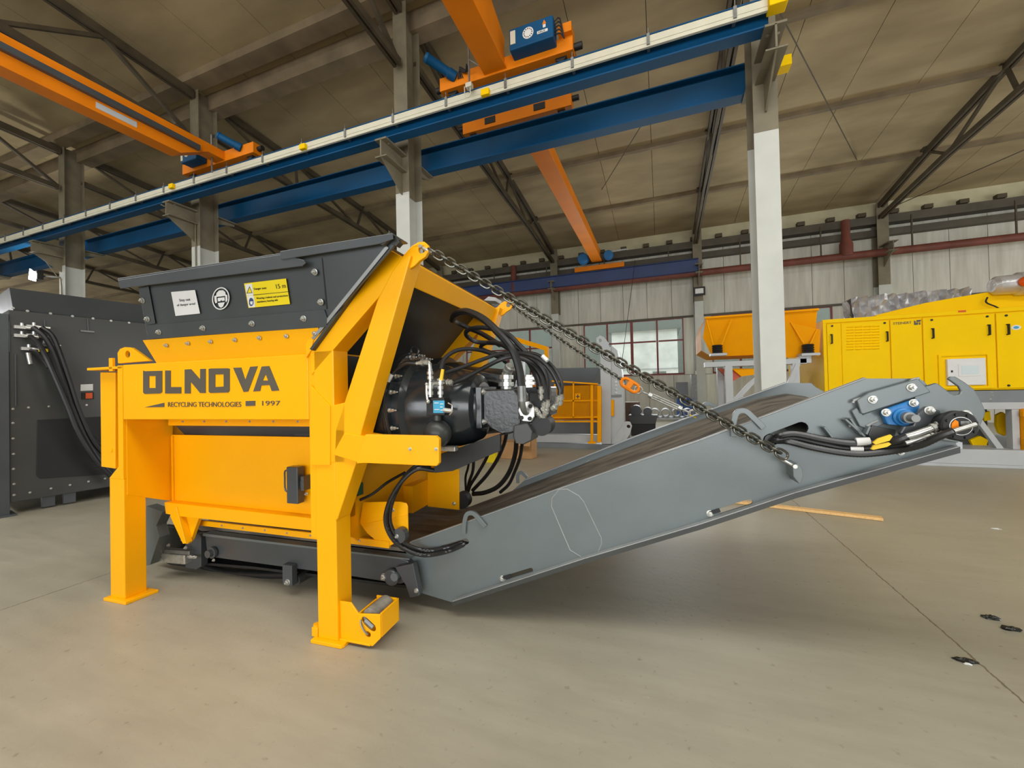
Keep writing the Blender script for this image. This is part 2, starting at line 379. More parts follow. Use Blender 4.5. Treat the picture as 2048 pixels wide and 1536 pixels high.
nb = G(); nb.box(-.12, .12, -.1, .1, -.07, .07); NB = nb.mesh('notch', M['truss'])  # dark blocks put in for the shade of the eave band's notches
k = -20.
while k < 14.6: inst('notch_block', NB, wall, (k, 18.1, 7.52)); k += .93
# end walls and the wall with the open gates behind the camera
g = G(); g.box(-44.3, -44, -12, 18.6, 0, 10.2); struct(g.obj('wall_left', M['wallp']))
g = G(); g.box(24, 24.3, -12, 18.6, 0, 10.2); struct(g.obj('wall_right', M['wallp']))
g = G(); g.box(-44, 24, -12.3, -12, 5.6, 9.2); g.box(-44, -8, -12.3, -12, 0, 5.6); g.box(11, 24, -12.3, -12, 0, 5.6); struct(g.obj('wall_front', M['wallp']))

# windows
def window(n, x0, x1, cols, bar=3.42, z0=1.95, z1=4.36):
    wnd = bpy.data.objects.new('window_%d' % n, None); COL.objects.link(wnd); wnd['kind'] = 'structure'
    wnd.location = (x0, WYB, z0); W = x1-x0; H = z1-z0; bz_ = bar-z0; t = .045
    q = G(); q.box(0, W, -.03, .09, 0, t*1.6); q.box(0, W, -.03, .09, H-t, H); q.box(0, t, -.03, .09, t, H-t); q.box(W-t, W, -.03, .09, t, H-t); q.obj('window_frame', M['frame'], wnd)
    for i in range(1, cols): q = G(); tt = t*(1.3 if i == cols//2 else .8); q.box(W*i/cols-tt, W*i/cols+tt, -.02, .08, t, H-t); q.obj('mullion', M['frame'], wnd)
    for i in range(cols):
        xa, xb = W*i/cols+t, W*(i+1)/cols-t
        q = G(); q.box(xa, xb, -.02, .08, bz_-t*.7, bz_+t*.7); q.obj('transom', M['frame'], wnd)
        for za, zb in ((t, bz_-t*.6), (bz_+t*.6, H-t)): q = G(); q.box(xa-.01, xb+.01, .02, .03, za, zb); q.obj('pane', M['glass'], wnd)
window(1, -9.3, -4.75, 4); window(2, -3.28, .93, 4); window(3, 2.0, 6.1, 4); window(4, 8.0, 12.3, 4)

# outdoors seen through the panes: a white-walled building with a canopy, on a yard
M['render'] = mat('white_render', rgb(250, 250, 246), .8, 0, .02)  # one even near-white wall colour
M['tank'] = mat('grey_green_cladding', rgb(112, 120, 114), .7, 0, .05)
g = G(); g.box(-40, 30, 18.7, 60, -.3, -.02); struct(g.obj('yard', mat('yard_concrete', rgb(200, 198, 190), .9)))
t = thing('white_building', 'white rendered building outside, seen through the middle red-framed window', 'building', (0, 27, 0))
g = G(); g.box(-3.0, 1.0, 0, 4, 0, 5.05); g.obj('wall', M['render'], t)
g = G(); g.box(-3.2, 1.2, -.25, 4.1, 5.05, 5.25); g.obj('roof', M['tank'], t)
for zz in (1.6, 2.55): g = G(); g.box(-3.0, 1.0, -.05, 0, zz, zz+.06); g.obj('ledge', M['lgrey'], t)
g = G(); g.box(-.5, .3, -.06, 0, 2.0, 2.4); g.obj('door', M['tank'], t)
t = thing('grey_backdrop', 'added grey-green shed outside behind the white building', 'backdrop', (0, 33, 0))  # added backdrop that gives the upper panes their grey tone
g = G(); g.box(-30, 20, 0, 6, 0, 9.5); g.obj('wall', M['tank'], t); g = G(); g.box(-30.3, 20.3, -.5, 6, 9.5, 9.8); g.obj('roof', M['duct'], t)

# ---------------------------------------------------------------- columns
def column(n, x, y, top, w_=.3, d=.45, split=5.0, brk=(True, False), lab='', zb=5.55, proj=.85, far=False):
    c = bpy.data.objects.new('steel_column', None); COL.objects.link(c); c.location = (x, y, 0); c['category'] = 'column'
    c['label'] = lab; c['group'] = 'near row of steel columns' if not far else 'columns along the back wall'
    def sec(z0, z1):
        q = G(); t = .018
        q.box(-w_/2, w_/2, 0, t, z0, z1); q.box(-w_/2, w_/2, d-t, d, z0, z1); q.box(-.01, .01, t, d-t, z0, z1); return q
    sec(0, split).obj('lower_shaft', M['colw'], c, .003); sec(split, top).obj('upper_shaft', M['cold'], c, .003)
    q = G(); q.box(-w_*.75, w_*.75, -.1, d+.1, 0, .03); q.obj('base_plate', M['colw'], c)
    for on, sgn, y0 in ((brk[0], -1, 0), (brk[1], 1, d)):
        if not on: continue
        q = G(); yy = lambda v: y0+sgn*v
        if sgn > 0:
            q.prism([(yy(0), zb+.345), (yy(.5), zb+.345), (yy(.5), zb+.3), (yy(0), zb+.2)], -.012, .012, 'x'); q.box(-w_*.4, w_*.4, yy(0), yy(.5), zb+.345, zb+.365); q.obj('bracket', M['cold'], c); continue
        q.prism([(yy(0), zb+.3), (yy(proj), zb+.3), (yy(proj), zb), (yy(.03), zb-.42), (yy(0), zb-.42)], -.012, .012, 'x')
        q.box(-w_*.4, w_*.4, min(yy(0), yy(proj)), max(yy(0), yy(proj)), zb+.29, zb+.32)
        q.box(-w_*.4, w_*.4, min(yy(0), yy(proj)), max(yy(0), yy(proj)), zb-.015, zb+.005)
        q.obj('bracket', M['cold'], c)
        inst('bolt', BOLT, c, (.06, yy(proj-.15), zb+.28), QU, (.02,)*3); inst('bolt', BOLT, c, (-.06, yy(proj-.15), zb+.28), QU, (.02,)*3)
    return c
YP = 6.42
names = ['rightmost tall light-grey column, standing behind the grey conveyor', 'light-grey column rising behind the yellow lifting eye of the shredder',
         'column with a cable down its front, behind the left of the hopper', 'leftmost near column, carrying the lit floodlight', 'column far left, beyond the lit floodlight', 'farthest left column of the near row']
SP = [5.0, 5.3, 5.15, 5.45, 5.4, 5.4]
for i, nm in enumerate(names):
    c = column(i, 1.45-6*i, YP, 9.0, lab=nm, split=SP[i], brk=(True, True), zb=5.68, proj=.62)
    if i in (2,):
        q = G(); q.tube([(-.02, -.7, 5.88), (.0, -.35, 5.8), (.04, -.05, 5.7), (.05, -.03, 5.4), (.05, -.03, 3.0), (.05, -.03, .5)], .016, 6, sub=4); q.obj('cable', M['cold'], c)
    if i == 3:
        q = G(); q.tube([(-.1, -.4, 5.9), (-.08, -.35, 5.6), (.0, -.1, 5.1), (.05, -.03, 4.8), (.05, -.03, 2)], .016, 6, sub=4); q.obj('cable', M['cold'], c)
fn = ['back-wall column nearest the yellow power unit', 'back-wall column with the square black floodlight', 'back-wall column between the left and middle windows', 'back-wall column left of the leftmost window, behind the shredder', 'back-wall column far left behind the hopper', 'farthest left back-wall column']
for i, nm in enumerate(fn):
    column(i, 7.5-6*i, 17.88, 7.9, .34, .4, 4.9, (i < 2 or i > 1, False), nm, 5.95, .65, True)
for x, nm in ((13.5, 'back-wall column beyond the right edge'),): pass

# ---------------------------------------------------------------- trusses
def truss(x, lab):
    t = thing('roof_truss', lab, 'truss', (x, 0, 0), 0, 'steel trusses under the roof')
    tc = [(17.95, 7.72), (15.15, 8.16), (12.3, 8.5), (9.3, 8.75), (6.85, 8.93)]; bc = [(17.95, 7.3), (14.3, 7.62), (12., 7.72), (9.4, 7.9), (6.85, 8.12)]
    for nm, P, w_ in (('top_chord', tc, .16), ('bottom_chord', bc, .13)):
        q = G()
        for a, b in zip(P[:-1], P[1:]): q.bar((-.05, a[0], a[1]), (-.05, b[0], b[1]), .06, w_); q.bar((.05, a[0], a[1]), (.05, b[0], b[1]), .06, w_)
        q.obj(nm, M['truss'], t)
    for a, b in ((tc[1], bc[1]), (bc[1], tc[2]), (tc[2], bc[2]), (bc[2], tc[3]), (tc[3], bc[3]), (bc[3], tc[4])):
        q = G(); q.bar((0, a[0], a[1]), (0, b[0], b[1]), .06, .07, (1, 0, 0)); q.obj('web_member', M['truss'], t)
    for a in tc[1:4]: q = G(); q.box(-.14, .14, a[0]-.09, a[0]+.09, a[1]+.04, a[1]+.2); q.obj('seat_plate', M['truss'], t)
    # near bay half
    tc2 = [(6.4, 8.85), (3.3, 9.08), (.15, 9.4)]; bc2 = [(6.35, 7.75), (3.3, 7.95), (.15, 8.15)]
    for nm, P, w_ in (('top_chord', tc2, .18), ('bottom_chord', bc2, .14)):
        q = G()
        for a, b in zip(P[:-1], P[1:]): q.bar((-.05, a[0], a[1]), (-.05, b[0], b[1]), .06, w_); q.bar((.05, a[0], a[1]), (.05, b[0], b[1]), .06, w_)
        q.obj(nm, M['truss'], t)
    for a, b in (((6.35, 7.8), (4.7, 8.95)), ((4.7, 8.9), (3.3, 8.0)), ((3.3, 8.0), (3.3, 9.05)), ((3.3, 8.0), (1.7, 9.2)), ((.15, 8.15), (1.7, 9.2)), ((.15, 8.15), (.15, 9.4))):
        q = G(); q.bar((0, a[0], a[1]), (0, b[0], b[1]), .07, .08, (1, 0, 0)); q.obj('web_member', M['truss'], t)
tn = ['roof truss sloping up at the far right edge', 'roof truss running from the tall right column to the back wall', 'roof truss from the column behind the lifting eye to the back wall', 'roof truss over the left of the hopper',
      'roof truss at the leftmost near column', 'second roof truss beyond the lit floodlight', 'last roof truss seen on the far left']
for i, nm in enumerate(tn): truss(7.45-6*i, nm)
def rod(a, b, lab): q = G(); q.tube([a, b], .012, 6); tag(q.obj('brace_rod', M['truss']), lab, 'rod')
rod(W3(1558, 22, 8.3), W3(1740, 370, 17.4), 'thin diagonal tie rod right of the tall column')
rod(W3(1305, 215, 8.3), W3(1200, 385, 14.5), 'thin diagonal tie rod between the orange girder and right column')
rod(W3(2048, 300, 14), W3(1790, 412, 17.8), 'thin tie rod under the roof at the far right')

# ---------------------------------------------------------------- crane runways
def ibeam(q, x0, x1, y, z0, z1, fw=.22, tf=.02, tw=.012):
    q.box(x0, x1, y-fw/2, y+fw/2, z0, z0+tf); q.box(x0, x1, y-fw/2, y+fw/2, z1-tf, z1); q.box(x0, x1, y-tw/2, y+tw/2, z0+tf, z1-tf)
t = thing('crane_runway_beam', 'blue crane runway beam with cream conductor rail, in front of the near columns', 'beam')
q = G(); ibeam(q, -40, 1.4, 5.93, 6.0, 6.38, .19); q.obj('runway_girder', M['blue'], t, .002)
q = G(); q.box(-40, 1.4, 5.905, 5.955, 6.38, 6.42); q.obj('rail', M['matt'], t)
q = G(); q.box(-40, 1.38, 5.77, 5.81, 6.15, 6.30); q.box(-40, 1.38, 5.762, 5.82, 6.20, 6.215); q.obj('conductor_rail', M['cream'], t, .004)
k = 1.
clip = G(); clip.box(-.02, .02, 5.75, 5.9, 6.17, 6.32); clip.box(-.005, .005, 5.76, 5.775, 6.3, 6.40); CLIP = clip.mesh('clip', M['galv'])
while k > -20: inst('clip', CLIP, t, (k, 0, 0)); k -= 1.05
q = G(); q.box(1.36, 1.56, 5.68, 5.86, 6.13, 6.34); q.obj('end_cap', M['lemon'], t, .01, label='yellow plastic end cap')
for px, py in ((1565, 130),): q = G(); a = WY(px, py, 7.3); q.box(a[0]-.08, a[0]+.1, 7.2, 7.4, a[1]-.08, a[1]+.08); q.obj('end_cap', M['lemon'], t, .01, label='yellow plastic end cap')
for px, py in ((970, 184), (605, 293), (342, 372)): a = WY(px, py, 5.72); q = G(); q.box(a[0]-.07, a[0]+.07, 5.70, 5.77, a[1]-.05, a[1]+.05); q.obj('joint_box', M['lemon'], t, .01)
t = thing('crane_runway_beam', 'blue crane runway beam running behind the near columns', 'beam')
q = G(); ibeam(q, -40, 1.38, 7.25, 6.05, 6.54); q.obj('runway_girder', M['blue'], t, .002); q = G(); q.box(-40, 1.38, 7.22, 7.28, 6.54, 6.58); q.obj('rail', M['matt'], t)
t = thing('crane_runway_beam', 'dull blue crane runway beam on the back-wall columns, ending at the floodlight column', 'beam')
q = G(); ibeam(q, -20, 1.5, 17.5, 6.02, 6.52, .22); q.obj('runway_girder', M['navy'], t); q = G(); q.box(-20, 1.5, 17.47, 17.53, 6.52, 6.56); q.obj('rail', M['matt'], t)

def wheelset(t, xs, y, z):
    for x in xs: q = G(); q.cyl((x, y-.05, z), (x, y+.05, z), .09, 18); q.obj('wheel', M['matt'], t)
def buffers(t, xa, xb, y, z):
    for x, s in ((xa, -1), (xb, 1)): q = G(); q.cyl((x, y, z), (x+s*.12, y, z), .05, 14); q.obj('buffer', M['matt'], t)
def motor(t, a, b, r, mt, nm='drive_motor'):
    q = G(); A = Vector(a); B = Vector(b); L = (B-A).length
    q.lathe(A, B-A, [(0, r*.7), (.01, r), (L*.25, r), (L*.27, r*.85), (L*.9, r*.85), (L*.92, r*.95), (L, r*.8)], 14); o = q.obj(nm, M[mt], t); return o
# crane with girder towards the camera, centre
t = thing('overhead_crane', 'orange overhead crane with the big blue box, on the front runway at top centre', 'crane')
q = G(); q.box(-3.35, -1.1, 5.83, 6.05, 6.5, 6.72); q.obj('end_carriage', M['orange'], t, .006)
wheelset(t, (-3.15, -1.3), 5.95, 6.52); buffers(t, -3.35, -1.1, 5.95, 6.62)
q = G(); q.prism([(5.84, 6.6), (5.84, 7.02), (5.3, 7.2), (-5, 7.2), (-5, 6.55), (5.3, 6.55)], -2.5, -2.18, 'x'); q.box(-2.53, -2.15, -5, 5.84, 6.53, 6.56); q.box(-2.53, -2.1, -5, 5.3, 7.19, 7.22); q.obj('main_girder', M['orange'], t, .004)
a0 = WY(1032, 92, 5.72); a1 = WY(1115, 120, 5.72)
q = G(); q.box(-2.02, -1.34, 5.62, 5.84, 6.6, 6.92); bx = q.obj('hoist_control_box', M['blue'], t, .015, label='blue control box with round white dial')
q = G(); q.cyl((-1.72, 5.62, 6.77), (-1.72, 5.612, 6.77), .085, 28); q.obj('round_label', M['white'], bx)
for k in range(12): q = G(); aa = k*math.pi/6; q.box(-1.72+.062*math.cos(aa)-.007, -1.72+.062*math.cos(aa)+.007, 5.607, 5.612, 6.77+.062*math.sin(aa)-.007, 6.77+.062*math.sin(aa)+.007); q.obj('dial_mark', M['inkb'], bx)
q = G(); q.box(-2.0, -1.92, 5.612, 5.62, 6.68, 6.88); q.obj('label_plate', M['cream'], bx); q = G(); q.box(-1.58, -1.42, 5.612, 5.62, 6.70, 6.74); q.obj('label_plate', M['white'], bx)
text('lettering', 'ABUS', M['inkb'], bx, (-1.565, 5.610, 6.708), (math.pi/2, 0, 0), .034, .001, 1.3)
q = G(); q.prism([(-1.5, 6.82), (-1.44, 6.82), (-1.47, 6.88)], 5.612, 5.62); q.obj('warning_triangle', M['orange'], bx); q = G(); q.box(-1.49, -1.45, 5.613, 5.62, 6.77, 6.815); q.obj('label_plate', M['white'], bx)
q = G()
for k in range(5): q.tube([(-1.34, 5.7, 6.68+.05*k), (-1.25, 5.68, 6.66+.055*k), (-1.2, 5.72, 6.6)], .009, 6, sub=3)
q.obj('cable_bundle', M['matt'], t)
motor(t, (-3.05, 5.85, 6.66), (-3.42, 5.5, 6.86), .085, 'blue')
q = G(); q.box(-1.3, -1.1, 5.75, 6.0, 6.72, 6.86); q.obj('end_bracket', M['orange'], t, .006)
q = G(); q.tube([(-2.72, 5.66, 6.2), (-2.72, 5.66, 6.95)], .015, 8); q.tube([(-2.72, 5.66, 6.72), (-2.5, 5.7, 6.55)], .012, 6); q.obj('collector_arm', M['galv'], t)
q = G(); q.box(-2.77, -2.67, 5.62, 5.7, 6.26, 6.33); q.tube([(-2.8, 5.65, 6.3), (-2.78, 5.63, 6.12), (-2.7, 5.63, 6.12), (-2.7, 5.65, 6.28)], .008, 6, sub=3); q.obj('current_collector', M['cream'], t)
q = G()
for k in range(4): q.tube([(-3.0+.03*k, 5.82, 6.6), (-2.95, 5.78, 6.7+.02*k), (-2.85+.02*k, 5.78, 6.64), (-2.78, 5.7, 6.7)], .009, 6, sub=3)
q.obj('cable_bundle', M['matt'], t)
# left crane
t = thing('overhead_crane', 'orange overhead crane at top left with grey-green cable channel', 'crane')
q = G(); q.box(-10.0, -7.75, 5.83, 6.05, 6.5, 6.72); q.obj('end_carriage', M['orange'], t, .006); wheelset(t, (-9.8, -7.95), 5.95, 6.52); buffers(t, -10, -7.75, 5.95, 6.62)
q = G(); q.prism([(5.84, 6.52), (5.84, 6.7), (5.4, 6.7), (-5, 6.66), (-5, 6.2), (5.0, 6.22), (5.5, 6.52)], -8.9, -8.6, 'x'); q.obj('main_girder', M['orange'], t, .004)
q = G(); q.box(-8.6, -8.52, -5, 5.3, 6.42, 6.52); q.obj('cable_channel', M['dgrey'], t)
q = G(); q.box(-8.60, -8.594, 3.75, 4.3, 6.28, 6.38); q.obj('label_plate', M['lgrey'], t)
q = G(); a = WY(385, 330, 5.7); q.box(a[0]-.22, a[0]+.28, 5.6, 5.82, 6.56, 6.84); b2 = q.obj('hoist_control_box', M['blue'], t, .015, label='blue control box with pale round dial')
q = G(); q.cyl((a[0]-.02, 5.6, 6.73), (a[0]-.02, 5.592, 6.73), .075, 24); q.obj('round_label', M['cream'], b2); q = G(); q.box(a[0]-.21, a[0]-.15, 5.592, 5.6, 6.6, 6.8); q.obj('label_plate', M['cream'], b2)
motor(t, (-8.1, 5.85, 6.66), (-8.4, 5.55, 6.84), .085, 'blue')
q = G(); q.tube([(-8.75, 5.66, 6.2), (-8.75, 5.66, 7.0)], .015, 8); q.obj('collector_arm', M['galv'], t)
# far bay crane
t = thing('overhead_crane', 'orange crane girder spanning the far bay to the back wall', 'crane')
q = G(); q.box(-3.6, -1.4, 7.14, 7.36, 6.62, 6.90); q.obj('end_carriage', M['orange'], t, .006); wheelset(t, (-3.4, -1.6), 7.25, 6.67); buffers(t, -3.6, -1.4, 7.25, 6.8)
for x in (-3.0, -2.0): q = G(); q.box(x-.11, x+.11, 7.125, 7.142, 6.69, 6.81); q.obj('hand_hole', M['matt'], t)
q = G(); q.box(-2.66, -2.24, 7.3, 17.3, 6.86, 6.89); q.box(-2.6, -2.3, 7.3, 17.3, 6.89, 7.35); q.obj('main_girder', M['orange'], t, .004)
q = G(); q.box(-3.45, -1.35, 17.4, 17.6, 6.56, 6.76); q.obj('end_carriage', M['orange'], t, .006)
motor(t, (-3.0, 17.2, 7.0), (-3.0, 17.0, 7.0), .24, 'bearing'); motor(t, (-1.95, 17.2, 7.02), (-1.95, 17.0, 7.02), .2, 'bearing')
q = G(); q.bar((-1.75, 17.1, 7.16), (-1.15, 17.1, 7.16), .04, .05); q.obj('collector_arm', M['lgrey'], t)
q = G(); q.tube([W3(1237, 552, 9.5)[0:1]+(16.9,)+(6.6,), (W3(1237, 552, 16.9)[0], 16.9, 2.2)], .012, 6); q.obj('pendant_cable', M['matt'], t)

# ---------------------------------------------------------------- pipes on back wall
q = G(); q.tube([(-40, 17.68, 6.0), (22, 17.68, 6.0)], .13, 14); t = q.obj('heating_pipe', M['pipe']); tag(t, 'long rust-red pipe running along the back wall', 'pipe')
for x in (6.35, -6.4): q = G(); q.tube([(x, 17.68, 6.0), (x, 17.68, 6.45), (x, 17.68, 6.62), (x, 17.68, 7.3)], [.2, .2, .13, .13], 14); q.obj('riser', M['pipe'], t)
k = -10.
while k < 14: q = G(); q.box(k-.02, k+.02, 17.66, 17.7, 6.1, 7.2); q.obj('hanger', M['truss'], t); k += 2.6
t = thing('floodlight', 'square black floodlight, unlit, on the back-wall column', 'lamp', (1.52, 17.72, 5.27))
q = G(); q.box(-.22, .22, -.04, .04, -.17, .17); q.obj('housing', M['matt'], t, .01); q = G(); q.box(-.15, .15, -.05, -.041, -.1, .1); q.obj('lens', M['white'], t)
q = G(); q.tube([(-.2, .02, -.17), (-.2, .12, -3.2)], .012, 6); q.obj('cable', M['matt'], t)
t = thing('floodlight', 'lit white floodlight on the leftmost near column', 'lamp', (-16.95, 6.15, 5.12))
q = G(); q.box(-.28, .12, -.14, .0, -.12, .12); q.obj('housing', M['matt'], t, .01); q = G(); q.prism([(-.27, -.1), (.1, -.2), (.14, .02), (-.2, .2)], -.17, -.15); q.obj('lens', M['lamp'], t)
q = G(); q.bar((0, 0, 0), (.3, .3, .0), .04, .04); q.obj('arm', M['galv'], t)
l = bpy.data.lights.new('floodlight_glow', 'SPOT'); l.energy = 260; l.spot_size = 2.4; l.shadow_soft_size = .15; l.color = (1, .97, .88)
o = bpy.data.objects.new('floodlight_glow', l); COL.objects.link(o); o.location = (-17.4, 6.9, 5.5); o.rotation_euler = Vector((-.5, -.35, .5)).to_track_quat('-Z', 'Y').to_euler()
#PART2
# ================================================================ SHREDDER
def in_m(name, label, catg, group=None):
    return thing(name, label, catg, (MO.x, MO.y, 0), MA, group)
def P2(pts, y): return [MY(a, b, y) for a, b in pts]
def bolt_px(parent, pts, y, size): bolts(parent, [M3(a, b, y) for a, b in pts], size)
sh = in_m('industrial_shredder', 'big yellow shredder with dark grey hopper standing in the foreground', 'machine')
YL, DG = M['yellow'], M['dgrey']
# legs
def leg(x0, x1, y0, y1, zt, plate):
    q = G(); q.box(x0, x1, y0, y1, .02, zt); l = q.obj('leg', YL, sh, .006)
    q = G(); q.prism(plate, 0, .022, 'z'); q.obj('foot_plate', YL, l, .004); return l
rl = leg(0, .145, .03, .16, 1.76, [(-.03, 0), (.19, 0), (.2, .02), (.2, .2), (-.03, .2)])
for s in (0,): q = G(); q.lathe((-.028, .05, .06), (0, 0, 1), [(-.035, .02), (.03, .02)], 12); q.box(-.05, -.005, .03, .075, .02, .075); q.obj('lashing_eye', YL, rl, .004)
leg(-1.905, -1.745, .03, .17, .9, [(-1.93, .0), (-1.685, .0), (-1.665, .2), (-1.93, .2)])
leg(0, .14, 1.57, 1.70, 1.78, [(-.03, 1.54), (.19, 1.54), (.19, 1.74), (-.03, 1.74)])
leg(-1.905, -1.745, 1.57, 1.7, 1.74, [(-1.93, 1.54), (-1.7, 1.54), (-1.7, 1.74), (-1.93, 1.74)])
q = G(); q.prism([[(-1.905, .9), (-1.745, .9), (-1.745, 1.74), (-1.80, 1.74), (-1.80, .99), (-1.905, .90)]], .03, .17); q.obj('leg_head', YL, sh, .004)
# left column side plate (stepped)
q = G(); q.prism([P2([(210, 745), (240, 745), (240, 936), (212, 932)], .10)], .07, .17); so = q.obj('side_plate', YL, sh, .004)
q = G(); a = MY(219, 900, .06); q.lathe((a[0], .07, a[1]), (0, -1, 0), [(0, .018), (.004, .018), (.0041, .010)], 16); q.obj('boss', YL, so)
q = G(); a = MY(197, 743, .1); q.box(a[0], -1.75, .03, 1.68, 1.715, 1.735); q.obj('top_flange', YL, sh, .003)
q = G(); q.box(-1.80, -1.78, .17, 1.57, .95, 1.715); q.obj('left_wall', YL, sh)
# name panel beam
q = G(); q.box(-.045, .002, .036, .06, .62, 1.742); q.obj('filler_strip', YL, sh)
q = G(); q.box(-1.742, -.045, .03, .05, 1.340, 1.742); pnl = q.obj('name_panel', YL, sh, .004)
q = G(); q.box(-1.745, 0, .05, .30, 1.70, 1.742); q.box(-1.745, -.03, .05, .30, 1.338, 1.36); q.obj('box_beam', YL, sh, .003)
# lettering
YT = .028
def letter(polys):
    q = G(); L_ = [[MY(px, py, .03) for px, py in p] for p in polys]; q.prism(L_, .027, .0299); q.obj('letter', M['ink'], pnl)
letter([[(287, 741), (290, 742.5), (325, 741.5), (325, 784), (321, 787), (290, 788), (287, 785)], [(299, 752), (299, 776), (312, 776), (312, 752)]])
letter([[(331, 741), (342, 741), (342, 774), (363, 774), (363, 787), (331, 787)]])
letter([[(370, 739), (383, 738.5), (401, 759), (401, 738), (412, 737.5), (412, 786), (401, 786), (382, 763), (382, 787), (370, 787)]])
letter([[(418, 738), (422, 737), (456, 736.5), (460, 737.5), (460, 781), (457, 785), (421, 786), (418, 783)], [(431, 749), (431, 774), (448, 773), (448, 748.5)]])
letter([[(467, 735.5), (483, 735), (491, 760), (501, 733.5), (516, 732.5), (497, 783), (488, 784)]])
letter([[(524, 733), (539, 732), (559, 781), (544, 782), (540, 770), (523, 771), (521, 782), (507, 783)], [(532, 748), (526, 761), (537, 761)]])
q = G(); q.prism([P2([(290, 814.5), (329, 805.5), (329, 814)], .03)], .027, .0299); q.obj('print_mark', M['ink'], pnl)
q = G(); q.prism([P2([(492, 802), (511, 801.5), (511, 811.5), (492, 812)], .03)], .027, .0299); q.obj('print_mark', M['ink'], pnl)
def mtext(body, px, py, px2, y, h_px, mt, parent, name='lettering', sx=1., dep=.0012, lift=.002):
    """text on the plane y of the machine, from pixel px to px2, cap height h_px pixels"""
    a = MY(px, py, y); b = MY(px2, py, y); c = MY(px, py-h_px, y); cap = abs(c[1]-a[1]); ang = math.atan2(b[1]-a[1], b[0]-a[0])
    o = text(name, body, mt, parent, (a[0], y-lift, a[1]), (math.pi/2, -ang, 0), cap/.7, dep)
    wd = o.dimensions.x if o.dimensions.x > 0 else max(v.co.x for v in o.data.vertices)
    o.scale = (math.hypot(b[0]-a[0], b[1]-a[1])/max(v.co.x for v in o.data.vertices), 1, 1); return o
mtext('RECYCLING TECHNOLOGIES', 336, 813.5, 483, .03, 9.5, M['ink'], pnl)
mtext('1997', 521, 811, 561, .03, 9.5, M['ink'], pnl)
# recess under the beam: side cheek, soffit strip, door
q = G(); q.prism([(.05, 1.34), (.36, 1.34), (.36, .66), (.33, .66), (.05, .78)], -1.76, -1.742, 'x'); q.obj('cheek_plate', YL, sh, .002)
q = G(); q.prism([(.17, 1.34), (.36, 1.34), (.36, .66), (.05, .66), (.17, .8)], .001, .02, 'x'); q.obj('cheek_plate', YL, sh)
q = G(); q.box(-1.70, .0, .30, .32, 1.27, 1.36); st = q.obj('bolt_strip', YL, sh, .002)
bolts(st, [M3(px, 843, .30) for px in (366, 409, 453, 500, 547, 596)], .009)
q = G(); q.prism([(.34, 1.28), (.36, 1.28), (.46, 1.18), (.44, 1.16)], -1.70, .0, 'x'); q.obj('rubber_flap', DG, sh)
q = G(); q.box(-1.745, .0, .35, .37, .63, 1.19); dr = q.obj('inspection_door', YL, sh, .003)
q = G(); q.bar((M3(345, 872, .345)), (M3(347, 1005, .345)), .012, .02); q.obj('weld_bead', YL, dr)
q = G(); x0, z0 = MY(585, 1003, .31); x1, z1 = MY(606, 932, .31); q.box(x0, x1, .26, .32, z0, z1); lt = q.obj('door_latch', DG, sh, .006)
x2, zz = MY(617, 970, .31); q = G(); q.box(x1, x2, .28, .31, zz-.02, zz+.03); q.box(x2-.02, x2+.005, .26, .33, zz-.03, zz+.07); q.obj('latch_arm', DG, lt, .004)
q = G(); q.tube([(x0, .3, z0+.22), (x0-.04, .29, z0+.22), (x0-.045, .29, z0+.17), (x0-.04, .29, z0+.08), (x0, .3, z0+.08)], .006, 8, sub=3); q.obj('handle', DG, lt)
bolts(lt, [(x2-.01, .3, zz-.06)], .012)
# bottom channel of the door, bracket, belt skirt
q = G(); q.prism([P2([(331, 1004), (637, 1037), (637, 1062), (360, 1032), (334, 1027)], .29)], .28, .37); q.obj('lower_channel', YL, sh, .004)
q = G(); q.prism([P2([(342, 1026), (400, 1036), (384, 1080), (378, 1087), (371, 1086), (356, 1040)], .33)], .32, .35); q.prism([P2([(345, 1030), (358, 1012), (377, 1085), (371, 1086)], .29)], .27, .32); bk = q.obj('hanger_bracket', YL, sh, .003)
bolt_px(bk, [(367, 1079)], .31, .014)
q = G(); q.prism([P2([(400, 1040), (780, 1082), (780, 1096), (400, 1050)], .40)], .39, .41); sk = q.obj('skirt_strip', YL, sh, .002)
bolt_px(sk, [(444, 1051), (486, 1056), (530, 1060.5), (574, 1066), (621, 1071), (719, 1081)], .39, .008)
# end wall (+x side), lower part
q = G(); q.prism([(.17, 1.76), (1.6, 1.76), (1.6, .56), (.42, .44), (.36, .5), (.17, .62)], .0, .02, 'x'); q.obj('end_wall', YL, sh)
q = G(); x0, z0 = MY(737, 905, .165); q.prism([slot((.27, 1.06), (.27, .96), .018)], .02, .024, 'x'); q.obj('slot_plate', M['matt'], sh)
q = G(); q.prism([P2([(855, 945), (918, 938), (918, 1020), (855, 1013)], 1.2)], 1.2, 1.215); fp = q.obj('guide_plate', YL, sh, .003); bolt_px(fp, [(908, 1007)], 1.2, .016)
q = G(); x0 = MY(855, 950, 1.2)[0]; q.box(.02, x0, .95, 1.2, .5, .72); q.obj('guide_box', YL, sh, .003)
q = G(); q.prism([P2([(727, 1004), (800, 1003), (813, 1006), (816, 1012), (817, 1074), (770, 1096), (735, 1066), (720, 1046)], .40)], .395, .405); fl = q.obj('side_flap', YL, sh, .003)
q = G(); q.bar(M3(735, 1048, .39), M3(815, 1032, .39), .004, .01); q.obj('fold', YL, fl)
bolt_px(fl, [(786, 1020)], .395, .012)
q = G(); a = M3(800, 1070, .46); a = M3(801, 1070, .36); q.cyl((a[0], .34, a[2]), (a[0], .385, a[2]), .048, 28); wh = q.obj('guide_wheel', DG, sh, .004); bolts(wh, [(a[0]-.015, .34, a[2]-.003)], .014)
